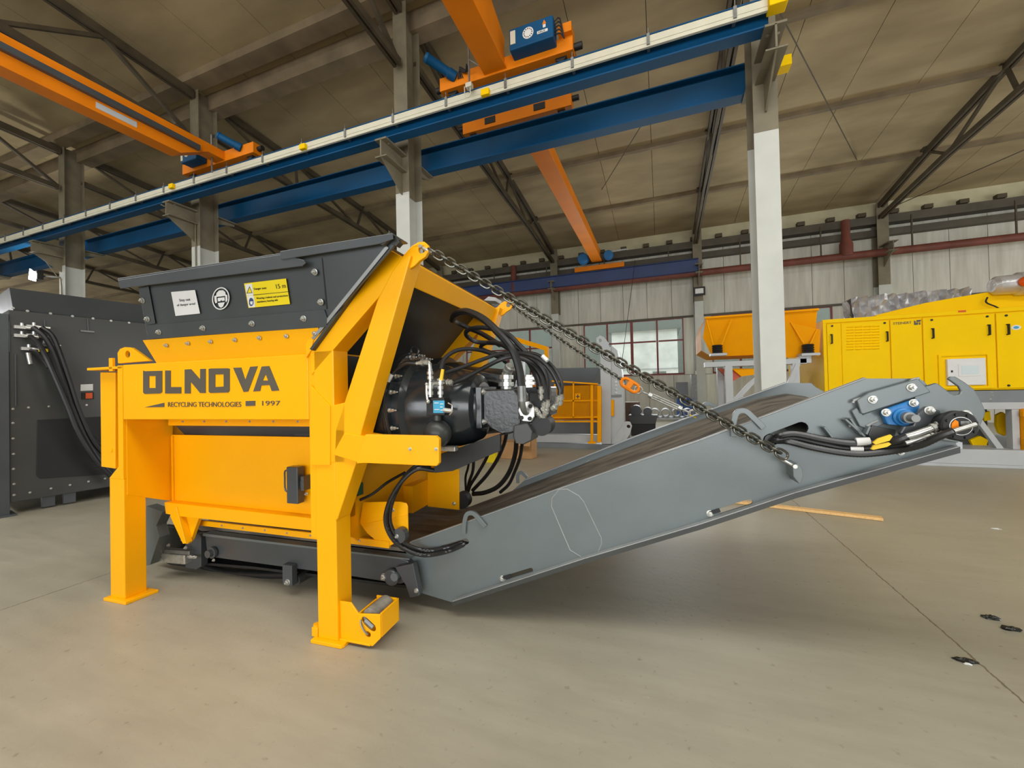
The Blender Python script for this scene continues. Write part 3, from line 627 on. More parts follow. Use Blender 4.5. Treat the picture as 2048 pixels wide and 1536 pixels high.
q = G(); a = M3(925, 1000, 1.25); q.cyl((a[0], 1.22, a[2]), (a[0], 1.3, a[2]), .07, 24); q.obj('guide_wheel', M['matt'], sh)
q = G(); a = M3(744, 998, .17); q.box(.02, .09, .30, .36, a[2]-.03, a[2]+.05); q.obj('limit_switch', M['green'], sh, .004)
q = G(); q.cyl((.05, .30, a[2]-.01), (.05, .26, a[2]-.01), .012, 12); q.obj('plunger', M['galv'], sh)
# braced outer frame: diagonals, cross beam, brace, arm, gusset
DG_ = P2([(618, 693), (772, 494), (812, 520), (756, 596), (622, 751)], .03)
def diag(y0, y1, nm='diagonal_beam'):
    q = G(); q.prism([DG_], y0, y1); return q.obj(nm, YL, sh, .006)
diag(.03, .16); diag(1.57, 1.70)
q = G(); q.prism([[(.54, 2.33), (.66, 2.25), (.60, 2.13), (.48, 2.22)]], .16, 1.57); q.obj('cross_beam', YL, sh, .006)

BR_ = P2([(670, 1041), (669, 905), (671, 860), (756, 596), (782, 545), (806, 512), (822, 510), (722, 865), (712, 926), (674, 1040)], .028)
def brace(y0, y1):
    q = G(); q.prism([BR_], y0, y1); return q.obj('brace', YL, sh, .006)
brace(.028, .15); brace(1.58, 1.705)
for (y0, y1) in ((.05, .075), (1.66, 1.685)):
    q = G(); out = P2([(790, 545), (797, 528), (808, 508), (822, 492), (836, 484), (848, 483), (856, 490), (857, 502), (850, 514), (838, 522), (828, 532), (806, 545)], .05); hc = MY(843, 499, .05)
    q.prism([out, hole(hc[0], hc[1], .021)], y0, y1)
    q.obj('lifting_eye', YL, sh, .005)
q = G(); x = P2([(690, 866), (739, 874), (739, 926), (722, 926), (667, 909)], .02)
q.prism([x], .012, .165); q.obj('gusset_collar', YL, sh, .004)
q = G(); q.prism([P2([(735, 868), (874, 871), (881, 877), (881, 925), (876, 931), (735, 925), (717, 926)], .02)], .0, .03); ar = q.obj('side_arm', YL, sh, .004); bolt_px(ar, [(820, 898), (872, 898)], .0, .010)
q = G(); q.prism([P2([(622, 770), (661, 812), (661, 930), (622, 930)], .025)], .02, .032); q.obj('stiffener', YL, sh, .002)
q = G(); q.prism([P2([(661, 812), (690, 805), (690, 925), (661, 925)], .03)], .028, .17); q.obj('post_web', YL, sh, .003)
# left lifting lug, right lug disc
q = G(); out = P2([(239, 727), (238, 706), (243, 698), (252, 694.5), (264, 695), (272, 700), (303, 722)], .06); h_ = MY(258, 709, .06)
q.prism([out, hole(h_[0], h_[1], .028)], .05, .075); q.obj('lifting_lug', YL, sh, .004)
q = G(); out = P2([(612, 716), (611, 690), (615, 680), (622, 676), (626, 680), (622, 700)], .02); q.prism([out], .02, .04); q.obj('lifting_lug', YL, sh, .003)
q = G(); q.box(-1.90, -1.86, .03, .05, 1.70, 1.80); q.obj('tab', YL, sh, .003)
# hopper: yellow collar, grey skirt, grey side sheet, lips
q = G(); q.add([(-1.50, .015, 1.91), (.05, .015, 1.905), (.02, .06, 1.742), (-1.43, .06, 1.742), (-1.50, .035, 1.91), (.05, .035, 1.905), (.02, .08, 1.742), (-1.43, .08, 1.742)],
    [(0, 1, 2, 3), (7, 6, 5, 4), (0, 4, 5, 1), (1, 5, 6, 2), (2, 6, 7, 3), (3, 7, 4, 0)]); co = q.obj('hopper_collar', YL, sh, .002)
bolt_px(co, [(333, 691), (376, 687), (421.5, 683.5), (470, 680), (519, 676), (573, 672.5), (629, 667)], .02, .014)
def slanted(pts, lo, hi, mt, nm, bev=.002):
    """sheet whose outer face runs from (y=lo[0], z=lo[1]) to (y=hi[0], z=hi[1]); pts in (x, z)"""
    def yy(z): return lo[0]+(hi[0]-lo[0])*(z-lo[1])/(hi[1]-lo[1])
    q = G(); n = len(pts); V = [(x, yy(z), z) for x, z in pts]+[(x, yy(z)+.012, z) for x, z in pts]
    q.add(V, [tuple(range(n)), tuple(range(2*n-1, n-1, -1))]+[(i, (i+1) % n, (i+1) % n+n, i+n) for i in range(n)]); return q.obj(nm, mt, sh, bev)
lo, hi = (.02, 1.905), (-.085, 2.28)
def S2(px, py, off=0):   # pixel onto slanted hopper side
    r = RL @ ray(px, py); n = Vector((0, hi[1]-lo[1], -(hi[0]-lo[0]))); p0 = Vector((0, lo[0]+off, lo[1])); t = (p0-MC).dot(n)/r.dot(n); p = MC+r*t; return (p.x, p.z)
side = slanted([S2(296, 678), S2(276, 574), S2(800, 478), S2(617, 690)], lo, hi, DG, 'hopper_side')
def S3(px, py, off=-.004): a = S2(px, py, off); k = (a[1]-lo[1])/(hi[1]-lo[1]); return (a[0], lo[0]+(hi[0]-lo[0])*k+off, a[1])
def sheet(pts, d, mt, nm, parent, bev=0):   # thin plate lying on the hopper side
    q = G(); V = [S3(a, b, -d) for a, b in pts]+[S3(a, b, .0) for a, b in pts]; n = len(pts)
    q.add(V, [tuple(range(n)), tuple(range(2*n-1, n-1, -1))]+[(i, (i+1) % n, (i+1) % n+n, i+n) for i in range(n)]); return q.obj(nm, mt, parent, bev)
s1 = sheet([(296, 678), (293, 651), (648, 619), (654, 636), (653, 654)], .012, DG, 'skirt_plate', sh, .002)
b1 = sheet([(297, 649), (277, 575), (297, 572), (311, 647)], .012, DG, 'joint_plate', sh, .002)
b2_ = sheet([(652.5, 618), (643, 516), (644.5, 516), (655, 618)], .003, M['matt'], 'joint_seam', sh)
qs = Vector((0, -1, 0)).rotation_difference(Vector((0, -(hi[1]-lo[1]), (hi[0]-lo[0]))).normalized())
for pr, L_ in ((s1, [(319, 664), (407, 656), (505, 647), (608, 637)]), (b1, [(286, 601), (296, 638)]), (side, [(630, 544), (642, 604)])):
    for a in L_: inst('bolt', BOLT, pr, S3(a[0], a[1], -.014), qs, (.019,)*3)
sheet([(612, 689), (617, 693), (777, 496), (772, 491)], .010, M['edge'], 'edge_strip', sh)
# stickers
w1 = sheet([(342, 584), (390, 580), (400, 627), (351, 632)], .0135, M['white'], 'warning_label', side)
def stext(body, px, py, px2, h, mt, parent, off=-.0145, name='lettering'):
    a = Vector(S3(px, py, off)); ax_ = (Vector(S3(px2[0], px2[1], off))-a); up = Vector((0, hi[0]-lo[0], hi[1]-lo[1])).normalized(); L_ = ax_.length; ax_.normalize(); nn = ax_.cross(up).normalized(); up = nn.cross(ax_)
    o = text(name, body, mt, parent, (0, 0, 0), (0, 0, 0), h/.7, .0008); s_ = L_/max(v.co.x for v in o.data.vertices)
    o.matrix_local = Matrix(((ax_.x*s_, up.x, nn.x, a.x), (ax_.y*s_, up.y, nn.y, a.y), (ax_.z*s_, up.z, nn.z, a.z), (0, 0, 0, 1))); return o
stext('Stay out', 359, 603, (381, 601), .017, M['inkb'], w1); stext('of danger area!', 354, 612.5, (391, 609), .014, M['inkb'], w1)
y1_ = sheet([(488, 567), (572, 557), (580, 608), (497, 616)], .0135, M['lyellow'], 'warning_label', side)
sheet([(491, 569), (503, 567.5), (506, 590), (494, 591)], .0145, M['white'], 'label_field', y1_) if False else None
f1 = sheet([(490.5, 569), (504, 567.5), (507, 590), (493.5, 591)], .0145, M['white'], 'label_field', y1_)
f2 = sheet([(494, 592), (507.5, 590.8), (511, 614), (498, 615)], .0145, M['white'], 'label_field', y1_)
sheet([(493, 587), (499, 572), (505, 586)], .0150, M['inkb'], 'warning_triangle', y1_); sheet([(495, 585.6), (499.3, 575), (503.5, 585)], .0155, M['lyellow'], 'warning_triangle', y1_)
sheet([(498, 600), (500, 596), (504, 596), (507, 600), (507, 608), (504, 612), (500, 612), (498, 608)], .0152, M['navy'], 'helmet_pictogram', y1_); sheet([(500, 603), (505.6, 602.4), (505, 609), (501, 609)], .0158, M['white'], 'helmet_pictogram', y1_)
sheet([(506, 589.6), (577, 582.8), (577.2, 583.8), (506.3, 590.7)], .0146, M['inkb'], 'rule_line', y1_)
stext('Danger zone', 508, 580, (533, 577.6), .013, M['inkb'], y1_, -.015); stext('15 m', 551, 577.5, (572, 575.5), .026, M['inkb'], y1_, -.015)
stext('Wearing a helmet and protections', 513, 598.5, (576, 592.5), .011, M['inkb'], y1_, -.015); stext('mandatory hearing aids', 514, 605.5, (556, 601.5), .011, M['inkb'], y1_, -.015)
def ell(cx, cy, rx_, ry, n=28, tl=-.1): return [(cx+rx_*math.cos(2*math.pi*i/n)-tl*0, cy+ry*math.sin(2*math.pi*i/n)+tl*rx_*math.cos(2*math.pi*i/n)) for i in range(n)]
q = G(); O1 = ell(441.5, 597, 17.5, 22.5); I1 = ell(441.5, 597, 15.3, 20.3)
def ringq(O_, I_, d, mt, nm, parent):
    q = G(); n = len(O_); V = [S3(a, b, -d) for a, b in O_]+[S3(a, b, -d) for a, b in I_]+[S3(a, b, 0) for a, b in O_]+[S3(a, b, 0) for a, b in I_]; Fc = []
    for i in range(n): j = (i+1) % n; Fc += [(i, j, j+n, i+n), (i, i+2*n, j+2*n, j), (i+n, j+n, j+3*n, i+3*n)]
    q.add(V, Fc); return q.obj(nm, mt, parent)
pic = ringq(O1, I1, .014, M['white'], 'ear_eye_protection_sign', side)
sheet([(432, 594), (433, 586), (438, 581), (446, 580.5), (450.5, 584), (452, 592), (448, 592), (441, 593)], .014, M['white'], 'head_pictogram', pic)
sheet([(428.5, 592), (432.5, 591), (434.5, 605), (431, 607), (429, 602)], .0142, M['white'], 'ear_muff', pic); sheet([(450.5, 589), (454.5, 590), (455, 600), (452.5, 604.5), (451, 603)], .0142, M['white'], 'ear_muff', pic)
sheet([(435, 596), (449, 594.5), (449.5, 601), (444, 602), (442.5, 599.5), (441, 602.5), (436, 603)], .0142, M['white'], 'goggles', pic)
sheet([(435.5, 606), (449.5, 604.5), (446, 613), (442, 615.5), (438, 613)], .0142, M['white'], 'chin', pic)
# lips
def lip(p, w_, nm='hopper_lip'):   # folded strip: outer face polygon pixels on plane y
    y = w_; q = G(); q.prism([[MY(a, b, y) for a, b in p]], y, y+.006); return q
q = lip([(240, 577), (235, 560), (565, 508), (608, 520), (611, 526), (604, 532)], -.125)
q.prism([P2([(235, 560), (232, 556), (560, 505), (566, 508)], -.125)], -.119, .02); q.obj('hopper_lip', DG, sh, .003)
q = lip([(564, 519), (560, 517), (560, 502), (785, 466), (786, 478), (757, 488)], -.13); q.prism([P2([(560, 502), (785, 466), (785, 469), (562, 505)], -.13)], -.124, .02); q.obj('hopper_lip', DG, sh, .003)
a = M3(785, 466, -.13); q = G(); b = MY(806, 488, -.05); q.prism([P2([(785, 466), (797, 474), (807, 489), (800, 497), (790, 492), (786, 480)], -.06)], -.1, -.06); q.prism([P2([(785, 466), (786, 480), (770, 494), (760, 488)], -.10)], -.125, -.1); q.obj('corner_lip', M['char'], sh, .002)
# hopper walls: back, left, inclined right end (dark underside)
q = G(); q.box(-1.42, -1.40, .08, 1.72, 1.74, 2.27); q.obj('hopper_side', DG, sh)
q = G(); q.prism([(-1.45, 1.74), (.02, 1.74), (.66, 2.33), (-1.45, 2.27)], 1.72, 1.735); q.obj('hopper_side', DG, sh)
q = G(); q.prism([[(.0, 1.77), (.015, 1.76), (.56, 2.325), (.545, 2.335)]], .0, 1.72); q.obj('hopper_end_sheet', M['char'], sh)
q = G(); q.prism([P2([(985, 598), (1000, 600), (998, 607), (975, 606)], 1.85)], 1.73, 1.9); q.obj('hopper_lip', M['edge'], sh, .003)
q = G(); q.prism([[(-.9, 1.74), (-.7, 1.3), (-.2, 1.0), (0, 1.0), (0, 1.74)]], .4, 1.3); q.obj('rotor_housing', M['char'], sh)
# counterweight roller box by the foot
q = G(); x0 = .145
def C3(px, py): return M3(px, py, .04)
fr = P2([(696, 1205), (713, 1206), (713, 1222), (760, 1232), (760, 1278), (742, 1290), (696, 1285)], .05)
qh = G(); qh.prism([[(.275, .02), (.275, .195), (.43, .212), (.43, .075), (.375, .02)], slot((.322, .163), (.378, .127), .021), hole(.345, .085, .017)], .045, .057)
cwx = qh.obj('roller_box', YL, sh, .004)
q = G(); q.box(.42, .432, .057, .235, .075, .213); q.box(.275, .432, .225, .237, .075, .213); q.box(.27, .282, .057, .225, .03, .195); q.obj('box_wall', YL, cwx, .003)
q = G(); q.prism([[(.145, .02), (.145, .25), (.225, .25), (.275, .195), (.275, .02)]], .05, .06); q.box(.145, .36, .04, .31, .02, .032); q.obj('web_plate', YL, cwx, .003)
q = G(); q.lathe((.352, .062, .178), (0, 1, 0), [(0, .0), (.0, .052), (.155, .052), (.155, 0)], 28); q.obj('roller', M['roller'], cwx)
q = G(); q.cyl((.325, .05, .163), (.376, .054, .128), .015, 14); q.tube([(.30, .042, .165), (.305, .035, .145), (.325, .035, .11), (.345, .045, .085)], .005, 6, sub=3); q.obj('locking_pin', M['galv'], cwx)
# drive: reducer, bell housing, mounting block, second drive, accumulator, valve block, tray
dv = sh
ax, az = .55, 1.385
q = G(); q.lathe((.02, ax, az), (1, 0, 0), [(0, .33), (.02, .36), (.23, .385), (.36, .385), (.36, .36)], 48); q.obj('gear_reducer', M['cast'], sh)
q = G(); q.lathe((.38, ax, az), (1, 0, 0), [(0, .38), (.035, .38), (.035, .335), (.08, .335), (.11, .30), (.20, .30), (.27, .285), (.31, .262), (.36, .262), (.45, .24), (.505, .215), (.52, .17), (.53, .165)], 48); bh = q.obj('bell_housing', M['black'], sh)
for k in range(20):
    an = 2*math.pi*k/20
    if math.cos(an) < .75 or 1: inst('bolt', BOLT, bh, (.417, ax+math.cos(an)*.362, az+math.sin(an)*.362), QX, (.015, .04, .015))
q = G(); q.box(.905, .945, ax-.15, ax+.15, az-.13, az+.135); q.obj('motor_flange', M['black'], sh, .006)
bolts(sh, [(.945, ax-.12, az+.1), (.945, ax-.12, az-.09)], .02, QX)
q = G(); q.prism([[(.94, 1.50), (1.16, 1.50), (1.19, 1.46), (1.19, 1.24), (1.08, 1.21), (.98, 1.26), (.94, 1.30)]], ax-.12, ax+.1); q.obj('hydraulic_motor', M['cast'], sh, .012)
q = G(); q.prism([P2([(1030, 850), (1058, 845), (1068, 862), (1066, 880), (1052, 887), (1034, 885), (1029, 872)], .42)], .38, .56); q.obj('relief_valve', M['char'], sh, .008)
a = MY(1084, 851, .45); q = G(); q.cyl((a[0], .43, a[1]), (a[0], .56, a[1]), .062, 28); q.obj('port_cap', M['matt'], sh)
# second drive behind
q = G(); q.lathe((.02, 1.22, az+.02), (1, 0, 0), [(0, .33), (.23, .385), (.31, .385), (.33, .34), (.42, .34), (.5, .30), (.9, .25), (.95, .2)], 40); q.obj('gear_reducer', M['cast'], sh)
q = G(); q.box(.95, 1.25, 1.1, 1.34, az-.1, az+.13); q.obj('hydraulic_motor', M['cast'], sh, .012)
q = G(); q.prism([[(.28, 1.72), (.95, 1.60), (.95, 1.56), (.28, 1.66)]], .78, .98); q.obj('guard_plate', M['cast'], sh)
# eye bolt on top
q = G(); q.tube([(.42+.03*math.cos(i*math.pi/6), .5, 1.775+.035*math.sin(i*math.pi/6)) for i in range(12)], .008, 8, closed=True); q.obj('eye_bolt', M['cast'], sh)
# grey housing seen in gap between post and brace
q = G(); q.box(.02, .1, .2, .9, 1.25, 1.74); q.obj('bearing_plate', M['char'], sh)
# valve block with blue label
x0, z0 = MY(853, 831, .2); x1, z1 = MY(888, 795, .2); q = G(); q.box(x0, x1, .2, .27, z0, z1); vb = q.obj('valve_block', M['matt'], sh, .003)
x0, z0 = MY(867, 826, .199); x1, z1 = MY(889, 801, .199); q = G(); q.box(x0, x1, .197, .2, z0, z1); lb = q.obj('type_label', M['lblue'], vb)
for k, (a, b, c) in enumerate(((.1, .55, .25), (.62, .9, .2), (.62, .85, .45), (.1, .5, .78), (.62, .92, .7))): q = G(); X_ = x0+(x1-x0)*a; q.box(X_, x0+(x1-x0)*b, .1955, .197, z0+(z1-z0)*c, z0+(z1-z0)*(c+.06)); q.obj('label_line', M['white'], lb)
q = G(); a = M3(866, 866, .2); q.sphere((a[0], .26, a[2]-.01), .085, 28, 14); q.cyl((a[0], .26, a[2]+.06), (a[0], .26, a[2]+.17), .026, 16); q.obj('accumulator', M['char'], sh)
q = G(); q.tube([M3(853, 768, .18), M3(853, 785, .18), M3(855, 803, .18)], .007, 8); a = M3(856, 803, .18); q.sphere(a, .014, 12, 8); q.sphere(M3(853, 768, .18), .010, 12, 8); q.obj('lever', M['zinc'], sh)
q = G(); q.tube([M3(888, 820, .19), M3(905, 822, .19)], .015, 10); q.tube([M3(896, 806, .17), M3(904, 810, .17), M3(904, 824, .17), M3(899, 830, .17)], .004, 6); q.obj('valve_spool', M['zinc'], sh)
# supply tray under the drives
q = G(); q.prism([P2([(868, 912), (1000, 868), (1000, 902), (905, 942), (868, 946)], .33)], .33, .36); q.prism([P2([(868, 914), (1000, 868), (1000, 872), (868, 918)], .33)], .36, .85); q.obj('drip_tray', M['matt'], sh, .003)
q = G(); a = M3(895, 898, .28); q.box(a[0]-.05, a[0]+.05, .28, .33, a[2]-.015, a[2]+.015); q.obj('hose_clamp', M['zinc'], sh, .004)
# ---- fittings
def hexfit(parent, a, b, r, mt='zinc', nm='fitting'):
    A = Vector(a); B = Vector(b); L_ = (B-A).length; q = G(); q.lathe(A, B-A, [(0, r*.8), (L_*.2, r*.8), (L_*.22, r*1.15), (L_*.45, r*1.15), (L_*.47, r*.8), (L_*.6, r*.8), (L_*.62, r*1.1), (L_*.85, r*1.1), (L_*.87, r*.7), (L_, r*.7)], 10, False); return q.obj(nm, M[mt], parent)
q = G(); q.tube([M3(833, 727, .2), M3(846, 724, .2), M3(856, 724, .2), M3(859, 728, .2), M3(860, 745, .2), M3(861, 790, .2)], .011, 10, sub=2); q.obj('steel_pipe', M['zinc'], sh)
hexfit(sh, M3(838, 726, .195), M3(858, 724, .195), .016); hexfit(sh, M3(860, 738, .195), M3(861, 762, .195), .018); hexfit(sh, M3(861, 764, .195), M3(861, 794, .195), .017)
hexfit(sh, M3(881, 795, .22), M3(881, 768, .22), .017); hexfit(sh, M3(881, 770, .22), M3(882, 756, .22), .022); hexfit(sh, M3(862, 768, .21), M3(880, 766, .21), .012)
hexfit(sh, M3(892, 764, .25), M3(905, 766, .25), .018)
q = G(); q.prism([P2([(880, 760), (884, 738), (889, 739), (886, 761)], .2)], .19, .2); q.obj('hose_tag', M['tag'], sh)
for (a, b) in (((1012, 780), (1012, 745)), ((1055, 775), (1055, 750))): hexfit(sh, M3(a[0], a[1], .6), M3(b[0], b[1], .6), .045)
hexfit(sh, M3(1012, 748, .6), M3(1022, 730, .55), .03)
q = G(); a = M3(1048, 825, .35); q.prism([[(a[0]-.055, a[2]+.01), (a[0]-.035, a[2]+.055), (a[0]+.02, a[2]+.065), (a[0]+.05, a[2]+.03), (a[0]+.05, a[2]-.03), (a[0]+.03, a[2]-.06), (a[0]-.03, a[2]-.055)]], .40, .43); fg = q.obj('split_flange', M['zinc'], sh, .006)
for dx, dz in ((-.03, -.035), (.022, -.04), (.028, .035), (-.02, .035)): q = G(); q.cyl((a[0]+dx, .40, a[2]+dz), (a[0]+dx, .392, a[2]+dz), .013, 12); q.obj('bolt', M['matt'], fg)
q = G(); q.tube([M3(1043, 772, .3), M3(1044, 800, .3), M3(1046, 815, .32), (a[0], .38, a[2]), (a[0], .41, a[2])], .019, 12, sub=3); q.obj('elbow_pipe', M['galv'], sh)
q = G(); q.tube([M3(1043, 772, .3), M3(1044, 803, .3)], .026, 14); q.obj('crimp_sleeve', M['galv'], sh)
for p in (((1081, 773), (1083, 800)), ((1090, 803), (1086, 822)), ((1096, 800), (1092, 826)), ((1118, 790), (1113, 812)), ((1123, 788), (1119, 810)), ((1073, 824), (1085, 834)), ((1094, 820), (1086, 835)), ((1113, 812), (1104, 818)), ((1068, 816), (1078, 826))):
    hexfit(sh, M3(p[0][0], p[0][1], .42), M3(p[1][0], p[1][1], .44), .017)
q = G(); a = M3(1073, 797, .5); q.prism([P2([(1060, 785), (1090, 785), (1098, 800), (1096, 835), (1072, 842), (1058, 830)], .5)], .46, .58); q.obj('manifold', M['matt'], sh, .01)
# ---- hoses (parts of the shredder)
def hose(pts, r, nm='hydraulic_hose', rib=None, sub=5, parent=None, mt='rubber'):
    q = G(); q.tube([M3(*p) for p in pts], r, 9, sub=sub, rib=rib); return q.obj(nm, M['spiral' if rib else mt], parent or sh)
hose([(905, 640, .75), (911, 629, .62), (933, 623, .5), (965, 637, .42), (997, 666, .34), (1024, 698, .3), (1038, 737, .3), (1043, 775, .3)], .024)
hose([(905, 640, .75), (914, 645, .9), (935, 655, 1.0), (965, 668, 1.0), (1000, 690, .9)], .02)
hose([(1062, 715, .6), (1040, 692, .6), (1010, 665, .62), (965, 655, .66), (936, 660, .72), (934, 672, .8), (955, 684, .85), (1000, 687, .8), (1040, 700, .7), (1072, 752, .55), (1078, 776, .5)], .017)
hose([(1095, 800, .45), (1093, 752, .48), (1070, 722, .5), (1035, 708, .6), (1000, 688, .75), (972, 686, .85), (962, 696, .95), (985, 706, 1.0), (1020, 712, 1.0)], .016)
hose([(882, 738, .22), (889, 717, .24), (916, 700, .3), (953, 699, .4), (985, 709, .5), (1011, 724, .6), (1024, 740, .65)], .013)
hose([(890, 745, .28), (928, 733, .34), (965, 719, .4), (1002, 707, .42), (1038, 706, .42), (1075, 716, .42), (1102, 742, .42), (1118, 775, .42), (1119, 790, .42)], .0125)
hose([(905, 766, .27), (928, 757, .34), (965, 737, .42), (1002, 719, .48), (1030, 714, .48), (1063, 727, .46), (1085, 757, .45), (1092, 803, .43)], .0145)
hose([(1030, 706, .6), (1072, 708, .52), (1105, 733, .46), (1123, 764, .44), (1123, 788, .43)], .011)
hose([(1040, 712, .55), (1060, 727, .5), (1073, 751, .46), (1080, 776, .44)], .014)
hose([(833, 727, .2), (811, 727, .2), (789, 742, .2), (776, 761, .19), (769, 786, .18), (770, 822, .18), (780, 866, .2), (786, 880, .22)], .014, rib=(.012, .06))
q = G(); q.tube([M3(783, 748, .19), M3(775, 762, .19)], .017, 10); q.obj('hose_label', M['white'], sh)
q = G(); q.tube([M3(1085, 712, .44), M3(1095, 722, .43)], .0135, 8); q.obj('hose_label', M['white'], sh)
# hoses hanging behind the tray down past the far side of the conveyor
for pts, r in (([(941, 905, 1.66), (936, 935, 1.68), (931, 955, 1.7), (932, 985, 1.7)], .012), ([(948, 905, 1.66), (946, 940, 1.68), (938, 965, 1.7), (934, 990, 1.7)], .015),
               ([(985, 885, 1.6), (972, 918, 1.64), (955, 948, 1.68), (941, 970, 1.7), (934, 990, 1.7)], .016), ([(1014, 860, 1.5), (1009, 885, 1.58), (995, 918, 1.64), (973, 951, 1.68), (945, 981, 1.72)], .018),
               ([(1033, 880, 1.5), (1030, 910, 1.6), (1018, 945, 1.68), (997, 972, 1.7), (970, 985, 1.72), (945, 988, 1.72)], .022), ([(1045, 884, 1.5), (1040, 915, 1.6), (1030, 942, 1.68), (1018, 968, 1.72), (1000, 985, 1.74)], .016)):
    hose(pts, r)
hose([(868, 941, .42), (834, 938, .36), (804, 962, .32), (780, 1001, .3), (771, 1040, .3), (783, 1074, .32), (810, 1098, .36), (849, 1110, .42), (893, 1103, .47), (925, 1090, .5), (940, 1082, .56)], .014, rib=(.012, .14))
hose([(860, 936, .46), (838, 930, .40), (811, 952, .35), (788, 993, .33), (779, 1036, .33), (790, 1068, .35), (815, 1090, .39), (850, 1101, .45), (890, 1096, .49), (925, 1085, .52), (940, 1080, .58)], .014, rib=(.012, .14))
hose([(720, 1000, .33), (745, 988, .36), (775, 965, .45), (810, 945, .6)], .010)
# ---- horizontal belt section under the shredder
bf = in_m('belt_conveyor_feed', 'low dark belt section lying under the shredder, ahead of the inclined conveyor', 'conveyor')
q = G(); q.prism([P2([(410, 1070), (632, 1093), (770, 1108), (815, 1122), (828, 1140), (820, 1162), (800, 1168), (700, 1152), (415, 1113)], .45)], .45, .5); q.obj('side_frame', DG, bf, .004)
q = G(); q.prism([P2([(408, 1066), (820, 1116), (820, 1119), (408, 1071)], .44)], .43, .5); q.obj('frame_flange', M['grey'], bf)
q = G(); q.box(-1.45, .45, 1.5, 1.55, .2, .4); q.obj('side_frame', DG, bf)
zb0 = MY(500, 1082, .55)[1]
q = G(); q.prism([[(-1.9, .36), (-1.5, .40), (.35, .40), (.9, .55), (.9, .52), (.36, .375), (-1.5, .375), (-1.9, .33)]], .52, 1.48); q.obj('belt', M['belt'], bf)
q = G(); q.lathe((-1.72, .5, .22), (0, 1, 0), [(0, .15), (1.0, .15)], 32); q.obj('tail_pulley', M['rubber'], bf)
q = G(); q.prism([[(-1.72, .07), (-1.1, .10), (.3, .12), (.5, .14), (.5, .16), (.3, .14), (-1.1, .12), (-1.72, .09)]], .52, 1.48); q.obj('return_belt', M['rubber'], bf)
q = G(); q.prism([P2([(312, 1072), (330, 1050), (390, 1058), (410, 1065), (410, 1125), (400, 1135), (345, 1128), (308, 1110)], .52)], .5, .55); q.obj('tail_plate', M['matt'], bf, .006)
q = G(); q.prism([P2([(378, 1068), (405, 1066), (409, 1070), (409, 1130), (400, 1136), (378, 1132)], .47)], .44, .5); q.obj('end_bracket', DG, bf, .005)
a0 = M3(322, 1112, .42); a1 = M3(378, 1117, .42); q = G(); q.bar(a0, a1, .07, .075, (0, 0, 1)); mo = q.obj('tensioner_block', M['zinc'], bf, .008)
a0 = M3(326, 1100, .42); a1 = M3(385, 1104, .42); q = G(); q.bar(a0, a1, .05, .03); q.obj('tensioner_rail', M['galv'], mo, .004)
hexfit(mo, M3(376, 1113, .4), M3(395, 1115, .4), .012); bolts(mo, [M3(338, 1090, .4), M3(372, 1095, .4)], .014)
q = G(); a = M3(427, 1104, .44); q.lathe(a, (0, -1, 0), [(0, .045), (.02, .045), (.022, .03), (.05, .03), (.052, .02)], 24); q.obj('bearing_hub', DG, bf); bolts(bf, [M3(428, 1120, .43)], .012)
q = G(); q.box(*sorted((MY(569, 1134, .42)[0], MY(588, 1134, .42)[0])), .40, .45, MY(575, 1168, .42)[1], MY(575, 1128, .42)[1]); hb = q.obj('support_tab', DG, bf, .004); bolts(hb, [M3(576, 1164, .4)], .022)
q = G(); a = M3(600, 1150, .5); q.cyl((a[0], .46, a[2]-.02), (a[0], 1.45, a[2]-.02), .04, 16); q.obj('return_roller', M['char'], bf)
q = G(); q.tube([M3(400, 1128, .6), M3(450, 1145, .6), M3(540, 1150, .6), M3(640, 1145, .6)], .03, 10, sub=4); q.tube([M3(350, 1128, .65), M3(420, 1148, .65), M3(520, 1155, .65), M3(600, 1150, .65)], .03, 10, sub=4); q.obj('sagging_belt_edge', M['rubber'], bf)
a = M3(785, 1153, .42); q = G(); q.lathe(a, (0, -1, 0), [(0, .055), (.02, .055), (.025, .045)], 28); hn = q.obj('hinge_boss', DG, bf, .003); a = M3(771, 1152, .42); bolts(bf, [(a[0], .41, a[2])], .026); q = G(); a = M3(790, 1153, .40); q.lathe(a, (0, -1, 0), [(-.03, .028), (.012, .028)], 20); q.obj('hinge_pin', M['grey'], hn)
q = G(); q.prism([P2([(797, 1130), (832, 1122), (845, 1185), (826, 1190), (818, 1165)], .44)], .40, .45); hg = q.obj('hinge_plate', DG, bf, .003); bolt_px(hg, [(833, 1181)], .40, .016)
q = G(); q.prism([P2([(292, 1012), (325, 1024), (312, 1052), (318, 1075), (300, 1130), (290, 1132)], .32)], .32, .4); q.obj('chute_plate', M['grey'], bf, .003)

# ================================================================ INCLINED CONVEYOR
cv = in_m('inclined_conveyor', 'long grey inclined belt conveyor rising from the shredder to the right', 'conveyor')
yn, yf = .5, 1.6
GR = M['grey']
top = [(845, 1187), (822, 1122), (808, 1098), (819, 1086), (1103, 984), (1237, 937), (1400, 882), (1523, 836), (1732, 757), (1838, 757), (1849, 763), (1855, 771), (1872, 766), (1885, 776), (1930, 830), (1912, 888), (1919, 896), (1590, 988), (1500, 1018), (1400, 1051), (1170, 1119), (905, 1205)]
holes = [slot(MY(886, 1097, yn), MY(932, 1083, yn), .020), slot(MY(1013, 1155, yn), MY(1062, 1140, yn), .013), slot(MY(1440, 1022, yn), MY(1500, 1003, yn), .014), slot(MY(1540, 880, yn), MY(1603, 856, yn), .032)]
q = G(); q.prism([P2(top, yn)]+holes, yn, yn+.012); sp_ = q.obj('side_plate', GR, cv, .003)
